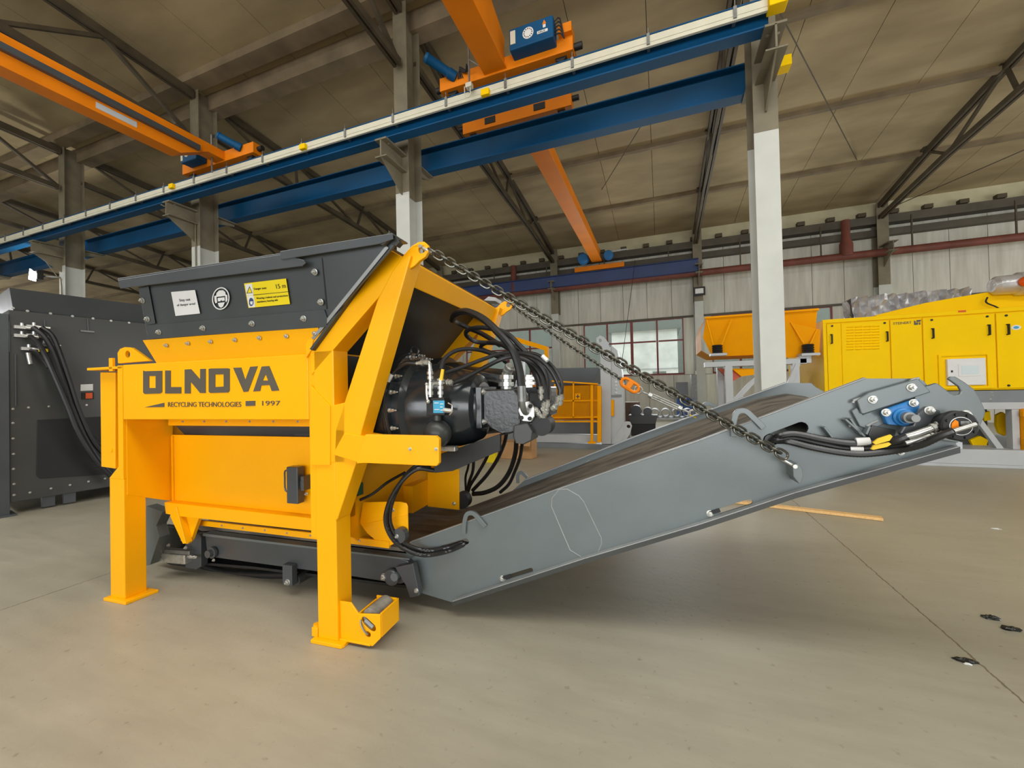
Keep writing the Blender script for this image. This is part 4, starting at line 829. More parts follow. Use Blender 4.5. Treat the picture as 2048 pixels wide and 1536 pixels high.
# upper rolled edge and lower flange
def strip(pts, y0, y1, th, mt, nm, parent=cv):
    q = G()
    for a, b in zip(pts[:-1], pts[1:]):
        A = MY(*a, y0); B = MY(*b, y0); q.prism([[(A[0], A[1]), (B[0], B[1]), (B[0], B[1]+th), (A[0], A[1]+th)]], y0, y1)
    return q.obj(nm, mt, parent, .002)
edge = [(819, 1086), (1103, 984), (1237, 937), (1400, 882), (1523, 836), (1732, 757)]
low = [(905, 1205), (1170, 1119), (1400, 1051), (1500, 1018), (1590, 988), (1919, 896)]
strip(edge, yn-.002, yn+.03, .006, M['edge'], 'rolled_edge')
strip(low, yn-.045, yn+.0, .008, M['edge'], 'lower_flange'); q = G()
for a, b in zip(low[:-1], low[1:]):
    A = MY(*a, yn-.045); B = MY(*b, yn-.045); q.prism([[(A[0], A[1]+.006), (B[0], B[1]+.006), (B[0], B[1]-.022), (A[0], A[1]-.022)]], yn-.05, yn-.045)
q.obj('flange_return', M['char'], cv)
strip(low, yn-.049, yn-.044, .009, M['edge'], 'rolled_edge')
# far side plate
def far(px, py): a = MY(px, py, yn); return a
topx = [MY(*p, yn) for p in edge]
farpoly = [(topx[0][0]+.5, topx[0][1]+.16)]+[(x, z) for x, z in topx[1:]]; lowx = [MY(*p, yn) for p in low]
tx = [MY(*p, yf) for p in [(1050, 960), (1140, 925), (1271, 873), (1400, 827), (1570, 766), (1622, 766), (1632, 775)]]
farpoly = tx+[(tx[-1][0]+.3, tx[-1][1]-.2)]+[(x, z) for x, z in reversed(lowx[1:])]+[(lowx[0][0]+.2, lowx[0][1]+.05), (tx[0][0]-.45, tx[0][1]-.38)]
q = G(); q.prism([farpoly], yf-.012, yf); q.obj('side_plate', GR, cv, .003)
q = G()
for A, B in zip(tx[:4], tx[1:5]): q.prism([[A, B, (B[0], B[1]+.007), (A[0], A[1]+.007)]], yf-.03, yf+.004)
q.obj('rolled_edge', M['edge'], cv)
# belt, carried just under the plate edges, wrapping the head pulley
s0 = Vector((topx[0][0]-.1, topx[0][1]-.13)); s1_ = Vector((MY(1725, 757, yn)[0]-.12, MY(1725, 757, yn)[1]-.135)); d = (s1_-s0); n = Vector((-d.y, d.x)).normalized()
P = [s0+d*t for t in (0, .2, .4, .6, .8, .97)]+[s1_+Vector((.12, .005)), s1_+Vector((.25, -.02)), s1_+Vector((.33, -.1)), s1_+Vector((.33, -.2)), s1_+Vector((.24, -.28))]
ptsb = [(p.x, p.y) for p in P]; inn = [(p.x+.008, p.y-.014) for p in P]
def beltmesh(ny=12):
    q = G(); V = []
    for p in P:
        for j in range(ny+1):
            y = yn+.02+(yf-yn-.045)*j/ny; e = abs(j/ny-.5)*2; V.append((p.x, y, p.y+.035*max(0, e-.55)/.45))
    m = ny+1; Fc = [(i*m+j, i*m+j+1, (i+1)*m+j+1, (i+1)*m+j) for i in range(len(P)-1) for j in range(ny)]
    q.add(V, Fc, True); return q.obj('belt', M['belt'], cv)
beltmesh()
q = G(); q.prism([[(s0.x+.2, s0.y-.2), (s1_.x, s1_.y-.3), (s1_.x, s1_.y-.315), (s0.x+.2, s0.y-.215)]], yn+.04, yf-.04); q.obj('return_belt', M['rubber'], cv)
hp = s1_+Vector((.2, -.15)); q = G(); q.cyl((hp.x, yn+.03, hp.y), (hp.x, yf-.03, hp.y), .12, 28); q.obj('head_pulley', M['char'], cv)
for i in range(9):
    c = s0+d*(.08+.1*i)-n*.06; q = G(); q.cyl((c.x, yn+.012, c.y), (c.x, yf-.012, c.y), .03, 12); q.obj('idler_roller', M['char'], cv)
# weld outline of splice plate
wl = [(1118, 979), (1104, 996), (1103, 1013), (1140, 1100), (1168, 1117), (1193, 1112), (1203, 1087), (1202, 1075), (1167, 1003), (1158, 992), (1134, 978), (1118, 979)]
q = G(); q.tube([M3(a, b, yn) for a, b in wl], .0035, 6); q.obj('weld_bead', M['edge'], cv)
q = G(); q.prism([P2(wl[:-1], yn)], yn-.002, yn+.002); q.obj('splice_plate', GR, cv)
bolt_px(cv, [(1005, 1157), (1420, 1027)], yn, .019)
for a, b in (((1005, 1156), (1022, 1151)), ((1420, 1026), (1440, 1020))): q = G(); q.bar(M3(a[0], a[1], yn-.004), M3(b[0], b[1], yn-.004), .008, .02); q.obj('slider', M['matt'], cv)
# inverted U lashing hooks
def hook(pts, y, parent=cv, w_=.045):
    q = G(); P_ = cat([M3(a, b, y) for a, b in pts], 5); V = []
    for i, p in enumerate(P_):
        t = (P_[min(i+1, len(P_)-1)]-P_[max(0, i-1)]); t.y = 0; t.normalize(); nn = Vector((-t.z, 0, t.x))
        for s_, yy in ((-1, -1), (1, -1), (1, 1), (-1, 1)): V.append(p+nn*(s_*.0145)+Vector((0, yy*.010, 0)))
    Fc = [(i*4+k, i*4+(k+1) % 4, (i+1)*4+(k+1) % 4, (i+1)*4+k) for i in range(len(P_)-1) for k in range(4)]+[(3, 2, 1, 0), tuple(len(V)-4+k for k in range(4))]
    q.add(V, Fc); return q.obj('lashing_hook', GR, parent, .002)
hook([(928, 1067), (929, 1048), (934, 1029), (946, 1026), (958, 1037), (971, 1053)], yn-.012)
hook([(1467, 873), (1467, 845), (1474, 825), (1490, 822), (1507, 836), (1527, 856)], yn-.012)
hook([(1402, 824), (1406, 812), (1416, 807), (1428, 812), (1440, 822)], yf); hook([(1036, 966), (1036, 950), (1043, 945), (1054, 955)], yf)
# head end: nose plate, cover, gussets
nose = [(1840, 775), (1858, 771), (1872, 766), (1885, 776), (1899, 787), (1907, 791), (1916, 789), (1919, 782), (1914, 773), (1893, 758), (1898, 753), (1908, 753), (1926, 764), (1944, 777), (1957, 797), (1968, 822), (1966, 832), (1958, 850), (1930, 872), (1912, 885), (1880, 880), (1820, 860), (1800, 840)]
q = G(); q.prism([P2(nose, yn-.02)], yn-.03, yn-.016); q.obj('nose_plate', GR, cv, .004)
cvp = [(1713, 800), (1737, 785), (1835, 757), (1838, 760), (1861, 784), (1727, 828), (1722, 827)]
q = G(); q.prism([P2(cvp, yn-.03)], yn-.035, yn-.02); cp = q.obj('cover_plate', GR, cv, .004); bolt_px(cp, [(1745.5, 799), (1823, 775)], yn-.035, .021)
q = G(); q.prism([P2([(1702, 822), (1712, 815), (1724, 829), (1762, 815), (1770, 845), (1740, 860), (1718, 852)], yn-.012)], yn-.02, yn); q.obj('backing_plate', GR, cv, .003)
for L_ in ([(1706, 806), (1708, 801), (1727, 795)], [(1762, 784), (1775, 778), (1780, 779)], [(1818, 765), (1825, 759), (1838, 757)], [(1733, 853), (1745, 846), (1755, 842)], [(1705, 850), (1698, 853)]): q = G(); q.tube([M3(a, b, yn-.022) for a, b in L_], .007, 8); q.obj('tab', M['edge'], cv)
q = G(); q.prism([P2([(1761, 826), (1763, 820), (1830, 797), (1836, 802), (1834, 815), (1815, 846), (1790, 850), (1770, 848)], yn-.035)], yn-.055, yn-.022); bb = q.obj('flange_bearing', M['bearing'], cv, .008)
a = M3(1807, 834, yn-.06); q = G(); q.lathe((a[0], yn-.05, a[2]), (0, -1, 0), [(0, .044), (.015, .042), (.02, .034), (.035, .032)], 32); q.obj('bearing_ring', M['bearing'], bb); q = G(); q.lathe((a[0], yn-.09, a[2]), (0, -1, 0), [(-.01, .026), (.02, .026), (.021, .017), (.06, .017)], 24); q.obj('shaft_collar', M['galv'], bb)
bolt_px(bb, [(1772, 825), (1827, 806)], yn-.06, .02)
q = G(); q.prism([P2([(1792, 865), (1800, 852), (1818, 850), (1828, 825), (1845, 812), (1872, 820), (1880, 845), (1860, 868), (1800, 875)], yn-.08)], yn-.11, yn-.085); tb = q.obj('torque_arm', DG, cv, .006); bolt_px(tb, [(1859, 821), (1931, 829)], yn-.11, .021)
for a, b in (((1645, 853), (1664, 878)), ((1687, 838), (1725, 872)), ((1696, 836), (1718, 868)), ((1735, 852), (1728, 868))): q = G(); q.bar(M3(a[0], a[1], yn-.02), M3(b[0], b[1], yn-.02), .010, .05, (0, 1, 0)); q.obj('gusset', GR, cv, .002)
q = G(); q.prism([P2([(1742, 850), (1790, 860), (1786, 882), (1745, 886), (1735, 870)], yn-.02)], yn-.03, yn); q.obj('gusset', M['char'], cv, .003)
# hydraulic drive motor
m0 = Vector(M3(1850, 842, yn)); mz = m0.z-.005; mx = m0.x+.01
q = G(); q.lathe((mx, yn-.05, mz), (0, -1, 0), [(0, .045), (.05, .045), (.052, .05), (.09, .052), (.092, .057), (.12, .058)], 32); mm = q.obj('drive_motor', M['matt'], cv)
q = G(); q.lathe((mx, yn-.16, mz), (0, -1, 0), [(0, .058), (.012, .066), (.04, .066), (.046, .06)], 36); q.obj('motor_body', M['matt'], mm)
yfa = yn-.207
q = G(); q.lathe((mx, yfa, mz), (0, -1, 0), [(0, .040), (.002, .040), (.0021, .037)], 36); q.obj('label_ring', M['white'], mm); q = G(); q.lathe((mx, yfa-.002, mz), (0, -1, 0), [(0, .037), (.002, .037)], 36); q.obj('label_disc', M['matt'], mm)
q = G(); q.prism([[(mx-.036, mz-.008), (mx-.034, mz+.012), (mx-.022, mz+.028), (mx-.012, mz+.02), (mx-.010, mz-.01), (mx-.02, mz-.014)]], yfa-.007, yfa-.0045); q.obj('orange_sticker', M['orange'], mm)
q = G(); q.box(mx-.004, mx+.026, yfa-.0065, yfa-.0045, mz+.006, mz+.022); q.obj('pale_sticker', M['galv'], mm)
for k in range(8): an = k*math.pi/4+.3; q = G(); q.cyl((mx+.052*math.cos(an), yfa+.003, mz+.052*math.sin(an)), (mx+.052*math.cos(an), yfa-.007, mz+.052*math.sin(an)), .006, 10); q.obj('bolt', M['matt'], mm)
y_ = .24
hexfit(cv, M3(1886, 848, .33), M3(1860, 858, .33), .018); hexfit(cv, M3(1880, 867, .33), M3(1858, 873, .33), .016)
for pp, r_ in (([(1862, 857, .33), (1830, 868, .33), (1812, 873, .34)], .014), ([(1860, 871, .33), (1830, 880, .34), (1810, 886, .34)], .012), ([(1951, 848, .26), (1907, 862, .26)], .010)): q = G(); q.tube([M3(*p_) for p_ in pp], r_, 12); q.obj('crimp_sleeve', M['zinc'], cv)
def chose(pts, r, rib=None): return hose(pts, r, rib=rib, parent=cv)
chose([(1815, 872, .34), (1790, 881, .36), (1740, 887, .42), (1690, 886, .44), (1640, 878, .45), (1590, 868, .46), (1560, 872, .47), (1545, 882, .54)], .018, (.012, .05))
chose([(1812, 885, .34), (1790, 890, .38), (1740, 897, .43), (1690, 897, .45), (1640, 888, .46), (1590, 877, .47), (1550, 880, .48), (1535, 885, .56)], .014, (.012, .08))
chose([(1907, 862, .26), (1880, 872, .28), (1840, 890, .32), (1790, 901, .38), (1730, 908, .42), (1680, 905, .43), (1620, 894, .45), (1570, 882, .47), (1540, 884, .56)], .016, (.013, .10))
q = G(); q.tube([M3(1712, 884, .43), M3(1740, 883, .42)], .0205, 14); q.tube([M3(1700, 897, .44), M3(1726, 897, .43)], .016, 12); q.obj('hose_label', M['white'], cv)
q = G(); q.prism([P2([(1745, 885), (1755, 877), (1780, 869), (1784, 873), (1778, 881), (1750, 889)], .33)], .325, .335); q.prism([P2([(1740, 898), (1745, 890), (1775, 884), (1780, 888), (1772, 893), (1745, 899)], .34)], .33, .34); q.obj('hose_tag', M['tag'], cv)
q = G(); q.tube([M3(1876, 905, .33), M3(1760, 912, .4)], .004, 6); bolts(cv, [M3(1802, 904, yn-.01)], .016)
# chain anchor plate at the side
q = G(); q.prism([P2([(1575, 925), (1586, 922), (1594, 932), (1596, 945), (1592, 960), (1588, 962), (1577, 948)], .47)], .40, .5); q.obj('chain_anchor', GR, cv, .003)
q = G(); q.prism([P2([(1907, 880), (1925, 885), (1925, 898), (1916, 897)], yn+.02)], yn+.02, yn+.4); q.obj('end_return', M['lgrey'], cv)
# weld stitches inside the far plate
for a, b in (((1262, 894), (1278, 888)), ((1385, 850), (1399, 845)), ((1173, 924), (1180, 921))): q = G(); q.tube([M3(a[0], a[1], yf-.02), M3(b[0], b[1], yf-.02)], .004, 6); q.obj('weld_bead', M['edge'], cv)

# ================================================================ CHAINS
def link_mesh(p, w_, r, nm, mt):
    q = G(); pts = []
    for i in range(8): a = -math.pi/2+math.pi*i/7; pts.append((p/2-w_/2+math.cos(a)*w_/2+r, math.sin(a)*w_/2, 0))
    for i in range(8): a = math.pi/2+math.pi*i/7; pts.append((-p/2+w_/2+math.cos(a)*w_/2-r, math.sin(a)*w_/2, 0))
    q.tube(pts, r, 7, closed=True); return q.mesh(nm, mt)
def chain(t, A, B, n, pitch_f, w_, r, sag, mt, side=(0, 1, 0)):
    A = Vector(A); B = Vector(B); d_ = B-A; p = d_.length/n; me = link_mesh(p*pitch_f, w_, r, 'link', mt)
    for i in range(n):
        u = (i+.5)/n; du = .5/n
        f = lambda s_: A.lerp(B, s_)-Vector((0, 0, sag*4*s_*(1-s_)))
        c = f(u); ax_ = (f(u+du)-f(u-du)).normalized(); sd = Vector(side); up = ax_.cross(sd).normalized(); sd = up.cross(ax_)
        a_ = math.radians(12 if i % 2 else 102); Yv = up*math.cos(a_)+sd*math.sin(a_); Zv = ax_.cross(Yv)
        o = inst('link', me, t, c); o.matrix_local = Matrix(((ax_.x, Yv.x, Zv.x, c.x), (ax_.y, Yv.y, Zv.y, c.y), (ax_.z, Yv.z, Zv.z, c.z), (0, 0, 0, 1)))
def shackle(t, c, ax_, w_, L_, r, mt):
    q = G(); A = Vector(c); ax_ = Vector(ax_).normalized(); sd = Vector((0, 1, 0)); pts = [A+sd*w_/2, A+sd*w_/2+ax_*L_*.6]+[A+ax_*L_*.6+sd*math.cos(i*math.pi/6)*w_/2+ax_*math.sin(i*math.pi/6)*w_/2 for i in range(7)]+[A-sd*w_/2]
    q.tube(pts, r, 8); q.cyl(A-sd*w_*.9, A+sd*w_*.9, r*1.3, 10); q.obj('shackle', mt, t)
ch = in_m('support_chain', 'thick dark steel chain from the near lifting eye to the side of the conveyor', 'chain', None)
cA = Vector((.76, .05, 2.31)); cB = Vector(M3(1570, 912, .40))
chain(ch, cA+(cB-cA).normalized()*.04, cB, 56, 1.36, .042, .0062, .012, M['chain'])
shackle(ch, (.745, .07, 2.31), cB-cA, .045, .05, .008, M['zinc']); shackle(ch, M3(1584, 930, .44), (cA-cB), .05, .07, .008, M['zinc'])
ch2 = in_m('support_chain', 'thinner chain with orange hook and chrome turnbuckle on the far side', 'chain', None)
fA = Vector((.77, 1.67, 2.30)); f1 = Vector(M3(1246, 762, 1.64)); f2 = Vector(M3(1274, 779, 1.64)); fB = Vector(M3(1388, 829, 1.62))
chain(ch2, fA, f1, 34, 1.34, .034, .0052, .01, M['chain'])
q = G(); dd = (f2-f1).normalized(); ln = link_mesh(.13, .07, .015, 'hook_ring', M['orange']); q2 = inst('shortening_hook', ln, ch2, (f1+f2)/2); zz_ = dd.cross(Vector((0, 1, 0))).normalized(); q2.matrix_local = Matrix(((dd.x, zz_.x, 0, q2.location.x), (dd.y, zz_.y, -1, q2.location.y), (dd.z, zz_.z, 0, q2.location.z), (0, 0, 0, 1)))
q = G(); q.bar(f1+dd*.04, f1+dd*.09, .03, .07, (0, 0, 1)); q.obj('hook_body', M['orange'], ch2, .008)
tbA = f2+dd*.0; tbB = fB; D = (tbB-tbA).normalized(); LL = (tbB-tbA).length
q = G(); q.tube([tbA+D*.03, tbB-D*.03], .008, 8); sdv = D.cross(Vector((0, 1, 0))).normalized()
for s_ in (-1, 1): q.tube([tbA+D*LL*.24+sdv*.017*s_, tbA+D*LL*.76+sdv*.017*s_], .008, 8)
for u_ in (.24, .76): q.cyl(tbA+D*LL*(u_-.03), tbA+D*LL*(u_+.03), .026, 10)
for c in (tbA+D*.01, tbB-D*.01): q.tube([c+D*math.cos(i*math.pi/7)*.032+sdv*math.sin(i*math.pi/7)*.032 for i in range(14)], .009, 8, closed=True)
q.obj('turnbuckle', M['zinc'], ch2)
q = G(); q.tube([tbB+D*.03*math.cos(i*.7)+Vector((0, .03*math.sin(i*.7), -.02)) for i in range(9)], .007, 6, closed=True); q.obj('end_shackle', M['tag'], ch2)
#PART3
# ================================================================ LEFT DARK ENCLOSURE
def frame(ox, oy, deg):
    a = math.radians(deg); R = Matrix(((math.cos(a), math.sin(a), 0), (-math.sin(a), math.cos(a), 0), (0, 0, 1))); c = R @ (Vector((0, 0, CAMZ))-Vector((ox, oy, 0)))
    def f(px, py, y=0): r = R @ ray(px, py); t = (y-c.y)/r.y; return (c.x+r.x*t, c.z+r.z*t)
    return f
EO = (-8.0, 2.6, 79.7); ef = frame(*EO)
en = thing('machine_enclosure', 'dark grey machine enclosure with hoses, at the left edge behind the shredder', 'machine', (EO[0], EO[1], 0), math.radians(EO[2]))
zt = ef(23, 620)[1]; zb = ef(24, 1005)[1]
q = G(); q.box(0, 4.1, 0, 2.4, zb, zt); bo = q.obj('cabinet', M['char'], en, .006)
q = G(); q.box(-.16, 0, -.02, .18, 0, zt-.06); q.box(-.2, .05, -.1, .3, 0, .02); q.obj('leg', M['dgrey'], en, .005)
q = G(); q.box(3.9, 4.05, 0, .18, 0, zb); q.box(-.16, 0, 2.2, 2.4, 0, zt); q.box(3.9, 4.05, 2.2, 2.4, 0, zb); q.obj('leg', M['dgrey'], en)
for a in ((86, 990), (129, 985)): p = ef(*a); q = G(); q.box(p[0], p[0]+.12, .05, .12, 0.02, zb); q.obj('support_tab', M['dgrey'], en)
t0 = ef(30, 580); t1 = ef(27, 619); q = G(); X0 = t1[0]; Z1 = t0[1]
V = [(X0, .02, zt), (4.1, .02, zt), (4.1, 2.3, zt), (X0, 2.3, zt), (X0-.05, -.12, zt+.27), (4.3, -.12, zt+.27), (4.3, 2.45, zt+.27), (X0-.05, 2.45, zt+.27)]
q.add(V, [(0, 1, 5, 4), (1, 2, 6, 5), (2, 3, 7, 6), (3, 0, 4, 7)]); q.obj('hopper_rim', M['dgrey'], en)
def eb(pts, s_=.016, par=None):
    for a in pts: p = ef(*a); inst('bolt', BOLT, par or en, (p[0], -.001, p[1]), None, (s_,)*3)
eb([(26, 616), (55, 622), (101, 627), (145, 632.5), (186, 637), (222, 641.5), (258, 645.5)])
eb([(17, 843), (17, 874), (17, 905), (18, 936), (18, 967), (18, 992)] and [(26, 818), (26, 846), (26, 877), (27, 908), (27, 938), (28, 968), (28, 990), (57, 815), (98, 813), (173, 810), (207, 809), (60, 985), (102, 977), (140, 970), (177, 963), (210, 957)], .014)
def epl(pts, y0, y1, mt, nm, par=en, bev=.003): q = G(); q.prism([[ef(a, b, y1) for a, b in pts]], y0, y1); return q.obj(nm, M[mt], par, bev)
epl([(74, 840), (205, 833), (226, 836), (226, 948), (80, 957), (72, 950)], -.012, .0, 'matt', 'access_door')
epl([(161, 769), (186, 768), (186, 781), (161, 782)], -.006, 0, 'white', 'name_label'); epl([(163, 785), (187, 784), (187, 798), (163, 799)], -.02, 0, 'matt', 'socket_box'); epl([(171, 786), (185, 785.5), (185, 797), (171, 797.5)], -.026, -.02, 'red', 'socket_cover')
for a, b in (((88, 640), (90, 675)), ((174, 637), (176, 662)), ((17, 642), (18, 704)), ((30, 708), (31, 812))):
    pa, pb = ef(*a), ef(*b); q = G(); q.bar((pa[0], -.01, pa[1]), (pb[0], -.01, pb[1]), .012, .012); q.obj('weld_bead', M['dgrey'], en)
pa = ef(174, 663); q = G(); q.box(pa[0]-.07, pa[0]+.07, -.03, 0, pa[1]-.012, pa[1]+.01); q.obj('latch', M['galv'], en)
for px, py in ((38, 655), (62, 654), (38, 672), (62, 672), (52, 698), (84, 690)):
    p = ef(px, py); q = G(); q.box(p[0]-.05, p[0]+.06, -.07, 0, p[1]-.02, p[1]+.02); q.cyl((p[0]+.02, -.03, p[1]-.0), (p[0]+.02, -.03, p[1]+.06), .018, 8); q.cyl((p[0]+.05, -.06, p[1]), (p[0]+.16, -.09, p[1]-.01), .022, 10); q.obj('hydraulic_fitting', M['zinc'], en)
p = ef(54, 706); q = G(); q.cyl((p[0], -.06, p[1]), (p[0]+.02, -.06, p[1]-.15), .025, 10); q.obj('hydraulic_fitting', M['zinc'], en)
def ehose(pts, r, lift=-.1):
    q = G(); P_ = []
    for i, (a, b, yy) in enumerate(pts): p = ef(a, b, yy); P_.append((p[0], yy, p[1]))
    q.tube(P_, r, 8, sub=5); q.obj('hydraulic_hose', M['rubber'], en)
ehose([(66, 655, -.09), (90, 675, -.16), (110, 712, -.2), (127, 765, -.25), (142, 815, -.28), (165, 868, -.3), (200, 925, -.3), (234, 962, -.25)], .032)
ehose([(84, 655, -.09), (105, 672, -.16), (122, 712, -.22), (140, 765, -.25), (158, 820, -.28), (185, 880, -.3), (215, 915, -.3), (236, 925, -.3)], .028)
ehose([(60, 672, -.09), (78, 688, -.2), (95, 720, -.3), (115, 765, -.33), (135, 812, -.35), (158, 868, -.36), (195, 925, -.36), (234, 965, -.33)], .028)
ehose([(100, 690, -.09), (118, 730, -.12), (136, 780, -.14), (158, 830, -.15), (180, 870, -.15), (210, 895, -.12), (236, 905, -.1)], .03)
ehose([(60, 700, -.06), (75, 704, -.1), (88, 722, -.1), (96, 736, -.15)], .018)
p = ef(88, 698, -.12); q = G(); q.box(p[0]-.05, p[0]+.03, -.16, -.12, p[1]-.04, p[1]+.0); q.obj('hose_tag', M['tag'], en)

# ================================================================ YELLOW POWER UNIT (right background)
YU = 9.25
pu = thing('power_unit', 'bright yellow cabinet unit with louvres and control screen, right background', 'machine', (2.92, YU, 0))
def U(px, py, y=YU): a = WY(px, py, y); return (a[0]-2.92, a[1])
LM = M['lemon']
q = G(); q.box(0, 5.2, .03, 2.3, 1.30, 2.68); body = q.obj('housing', LM, pu, .01)
q = G(); q.box(0, 5.2, .0, .04, 2.62, 2.69); q.box(0, .055, 0, .04, 1.3, 2.62); q.obj('housing_frame', LM, pu, .006)
def udoor(x0, x1, nm='door', z0=1.33, z1=2.60, y0=.0): q = G(); q.box(x0, x1, y0, .028, z0, z1); return q.obj(nm, LM, pu, .004)
d1x0, d1x1 = U(1655, 700)[0], U(1781, 700)[0]
dd1 = udoor(d1x0, U(1669, 700)[0]); dd1b = udoor(U(1684, 700)[0], d1x1-.01, 'louvred_door'); p2_ = udoor(d1x1+.01, U(1846, 700)[0]-.01, 'panel'); d3 = udoor(U(1846, 700)[0]+.01, U(1993, 700)[0]-.01); d4 = udoor(U(1993, 700)[0]+.01, 4.1); d5 = udoor(4.12, 5.1)
q = G(); q.box(U(1669, 700)[0], U(1684, 700)[0], .02, .03, 1.33, 2.6); q.obj('recess', LM, pu)
lv = G(); lv.prism([(-.0, -.012), (-.02, -.006), (0, .012)], -.055, .055, 'x'); LV = lv.mesh('louvre', LM)
for c_ in range(4):
    for r_ in range(9):
        p = U(1700+17*c_, 654+c_*-.6+r_*5.6); inst('louvre', LV, dd1b, (p[0], 0, p[1]))
def uh(px, py, par):
    p = U(px, py); q = G(); q.tube([(p[0], 0, p[1]-.085), (p[0], -.05, p[1]-.085), (p[0], -.05, p[1]+.085), (p[0], 0, p[1]+.085)], .012, 6); q.box(p[0]+.005, p[0]+.03, -.004, 0, p[1]-.09, p[1]+.09); q.obj('handle', M['matt'], par)
for px, py, par in ((1662, 678, dd1), (1773, 673, dd1b), (1864, 667, d3), (1976, 660, d3), (2014, 659, d4)): uh(px, py, par)
for px, py, par in ((1664, 652, dd1), (1769, 646, dd1b), (1863, 640, d3), (1974, 633, d3), (2012, 631, d4), (2017, 771, d4)): p = U(px, py); q = G(); q.cyl((p[0], 0, p[1]), (p[0], -.012, p[1]), .018, 12); q.obj('lock', M['matt'], par)
a = U(1786, 649.5); b = U(1823, 647); o = text('lettering', 'STEINERT', M['ink'], p2_, (a[0], -.004, a[1]), (math.pi/2, 0, 0), .062, .002); o.scale = ((b[0]-a[0])/max(v.co.x for v in o.data.vertices), 1, 1)
a = U(1828, 650); q = G(); q.prism([(a[0], a[1]), (a[0]+.05, a[1]), (a[0]+.06, a[1]+.04), (a[0]+.02, a[1]+.04), (a[0]+.02, a[1]+.075), (a[0]+.0, a[1]+.075)], -.006, 0); q.prism([(a[0]+.03, a[1]+.05), (a[0]+.085, a[1]+.05), (a[0]+.1, a[1]+.085), (a[0]+.04, a[1]+.085)], -.006, 0); q.prism([(a[0]+.065, a[1]), (a[0]+.085, a[1]), (a[0]+.09, a[1]+.04), (a[0]+.07, a[1]+.04)], -.006, 0); q.obj('logo_mark', M['ink'], p2_)
x0, z0 = U(1877, 778); x1, z1 = U(1978, 706); q = G(); q.prism([[(x0, z0), (x1, z0), (x1, z1), (x0, z1)], [(x0+.04, z0+.04), (x0+.04, z1-.03), (x1-.04, z1-.03), (x1-.04, z0+.04)]], -.03, 0); rc = q.obj('screen_recess', LM, d3, .004)
x0, z0 = U(1892, 771); x1, z1 = U(1966, 716); q = G(); q.box(x0, x1, -.06, 0, z0, z1); cb = q.obj('control_box', M['white'], pu, .008, label='white control box with small screen')
x0, z0 = U(1912, 753); x1, z1 = U(1956, 727); q = G(); q.box(x0, x1, -.068, -.06, z0, z1); q.obj('screen_bezel', M['white'], cb, .003); x0, z0 = U(1918, 749); x1, z1 = U(1951, 731); q = G(); q.box(x0, x1, -.072, -.068, z0, z1); q.obj('screen', M['screen'], cb)
p = U(1899, 743); q = G(); q.box(p[0]-.012, p[0]+.012, -.066, -.06, p[1]-.018, p[1]+.018); q.obj('lock', M['matt'], cb)
p = U(2032, 655); q = G(); q.prism([ell2 for ell2 in [(p[0]+.06*math.cos(i*.3491), p[1]+.042*math.sin(i*.3491)) for i in range(18)]], -.004, 0); s_ = q.obj('round_sticker', M['white'], d4); q = G(); q.prism([(p[0]+.035*math.cos(i*.5236), p[1]+.022*math.sin(i*.5236)) for i in range(12)], -.006, -.004); q.obj('sticker_eye', M['lblue'], s_)
p = U(1924, 623); q = G(); q.box(p[0]-.05, p[0]+.05, -.006, 0, p[1]-.012, p[1]+.02); q.obj('red_tape', M['red'], pu)
q = G(); q.box(-.05, 5.3, .02, 2.3, 1.09, 1.29); q.obj('support_beam', M['mgrey'], pu, .006); q = G(); q.box(-.05, 5.3, -.03, .05, .97, 1.09); q.obj('support_beam', M['lgrey'], pu, .006)
p = U(1986, 787); bolts(pu, [(p[0], .02, 1.25), (p[0], .02, 1.20), (p[0]-.02, .02, 1.14)], .016)
for x in (0.1, U(2030, 850)[0], 4.6): q = G(); q.box(x-.045, x+.045, -.02, .12, .3, .97); q.obj('leg', M['lgrey'], pu, .004)
q = G(); q.box(-.1, 5.3, -.15, 2.3, .05, .30); q.box(-.1, 5.3, -.18, 2.3, .0, .05); q.obj('skid', M['lgrey'], pu, .006)
q = G(); q.box(.3, U(2020, 850)[0], .5, .55, .3, .97); q.obj('inner_panel', M['char'], pu)
for pts in ([(1993, 830), (2005, 824), (2013, 830), (2014, 860), (2010, 872), (1998, 866), (1992, 850)], [(1966, 826), (1979, 822), (1981, 840), (1968, 842)], [(1940, 880), (1960, 872), (1976, 880), (1972, 892), (1945, 890)]):
    q = G(); q.prism([[U(a, b, YU+.45) for a, b in pts]], .44, .5); q.obj('cover', LM, pu)
pa, pb = U(1962, 838), U(2012, 905); q = G(); q.bar((pa[0], .1, pa[1]), (pb[0], .1, pb[1]), .08, .08, (0, 1, 0)); q.obj('diagonal_strut', M['lgrey'], pu, .004)
q = G(); x = U(2039, 860)[0]; q.box(x, x+1.3, -.1, .02, .12, .98); q.box(x-.03, x+.06, -.14, -.06, .85, .95); q.box(x-.03, x+.06, -.14, -.06, .38, .5); q.obj('side_guard', M['amber'], pu, .012)
q = G(); q.prism([[U(a, b, YU+.9) for a, b in [(1752, 630), (1850, 606), (1905, 596), (2048, 572), (2110, 565), (2110, 640), (1752, 650)]]], .9, 1.9); q.obj('sloped_hood', LM, pu, .006)
p = U(2035, 568, YU+.8)
q = G(); q.lathe((p[0]-.35, .8, p[1]), (1, 0, 0), [(0, .12), (.05, .17), (.32, .18), (.34, .21), (.62, .21), (.9, .2)], 20); q.obj('wrapped_motor', M['foil'], pu)
q = G(); q.lathe((p[0]-.02, .6, p[1]), (0, -1, 0), [(0, .09), (.04, .08), (.07, .05)], 14); q.obj('red_cap', M['red'], pu)
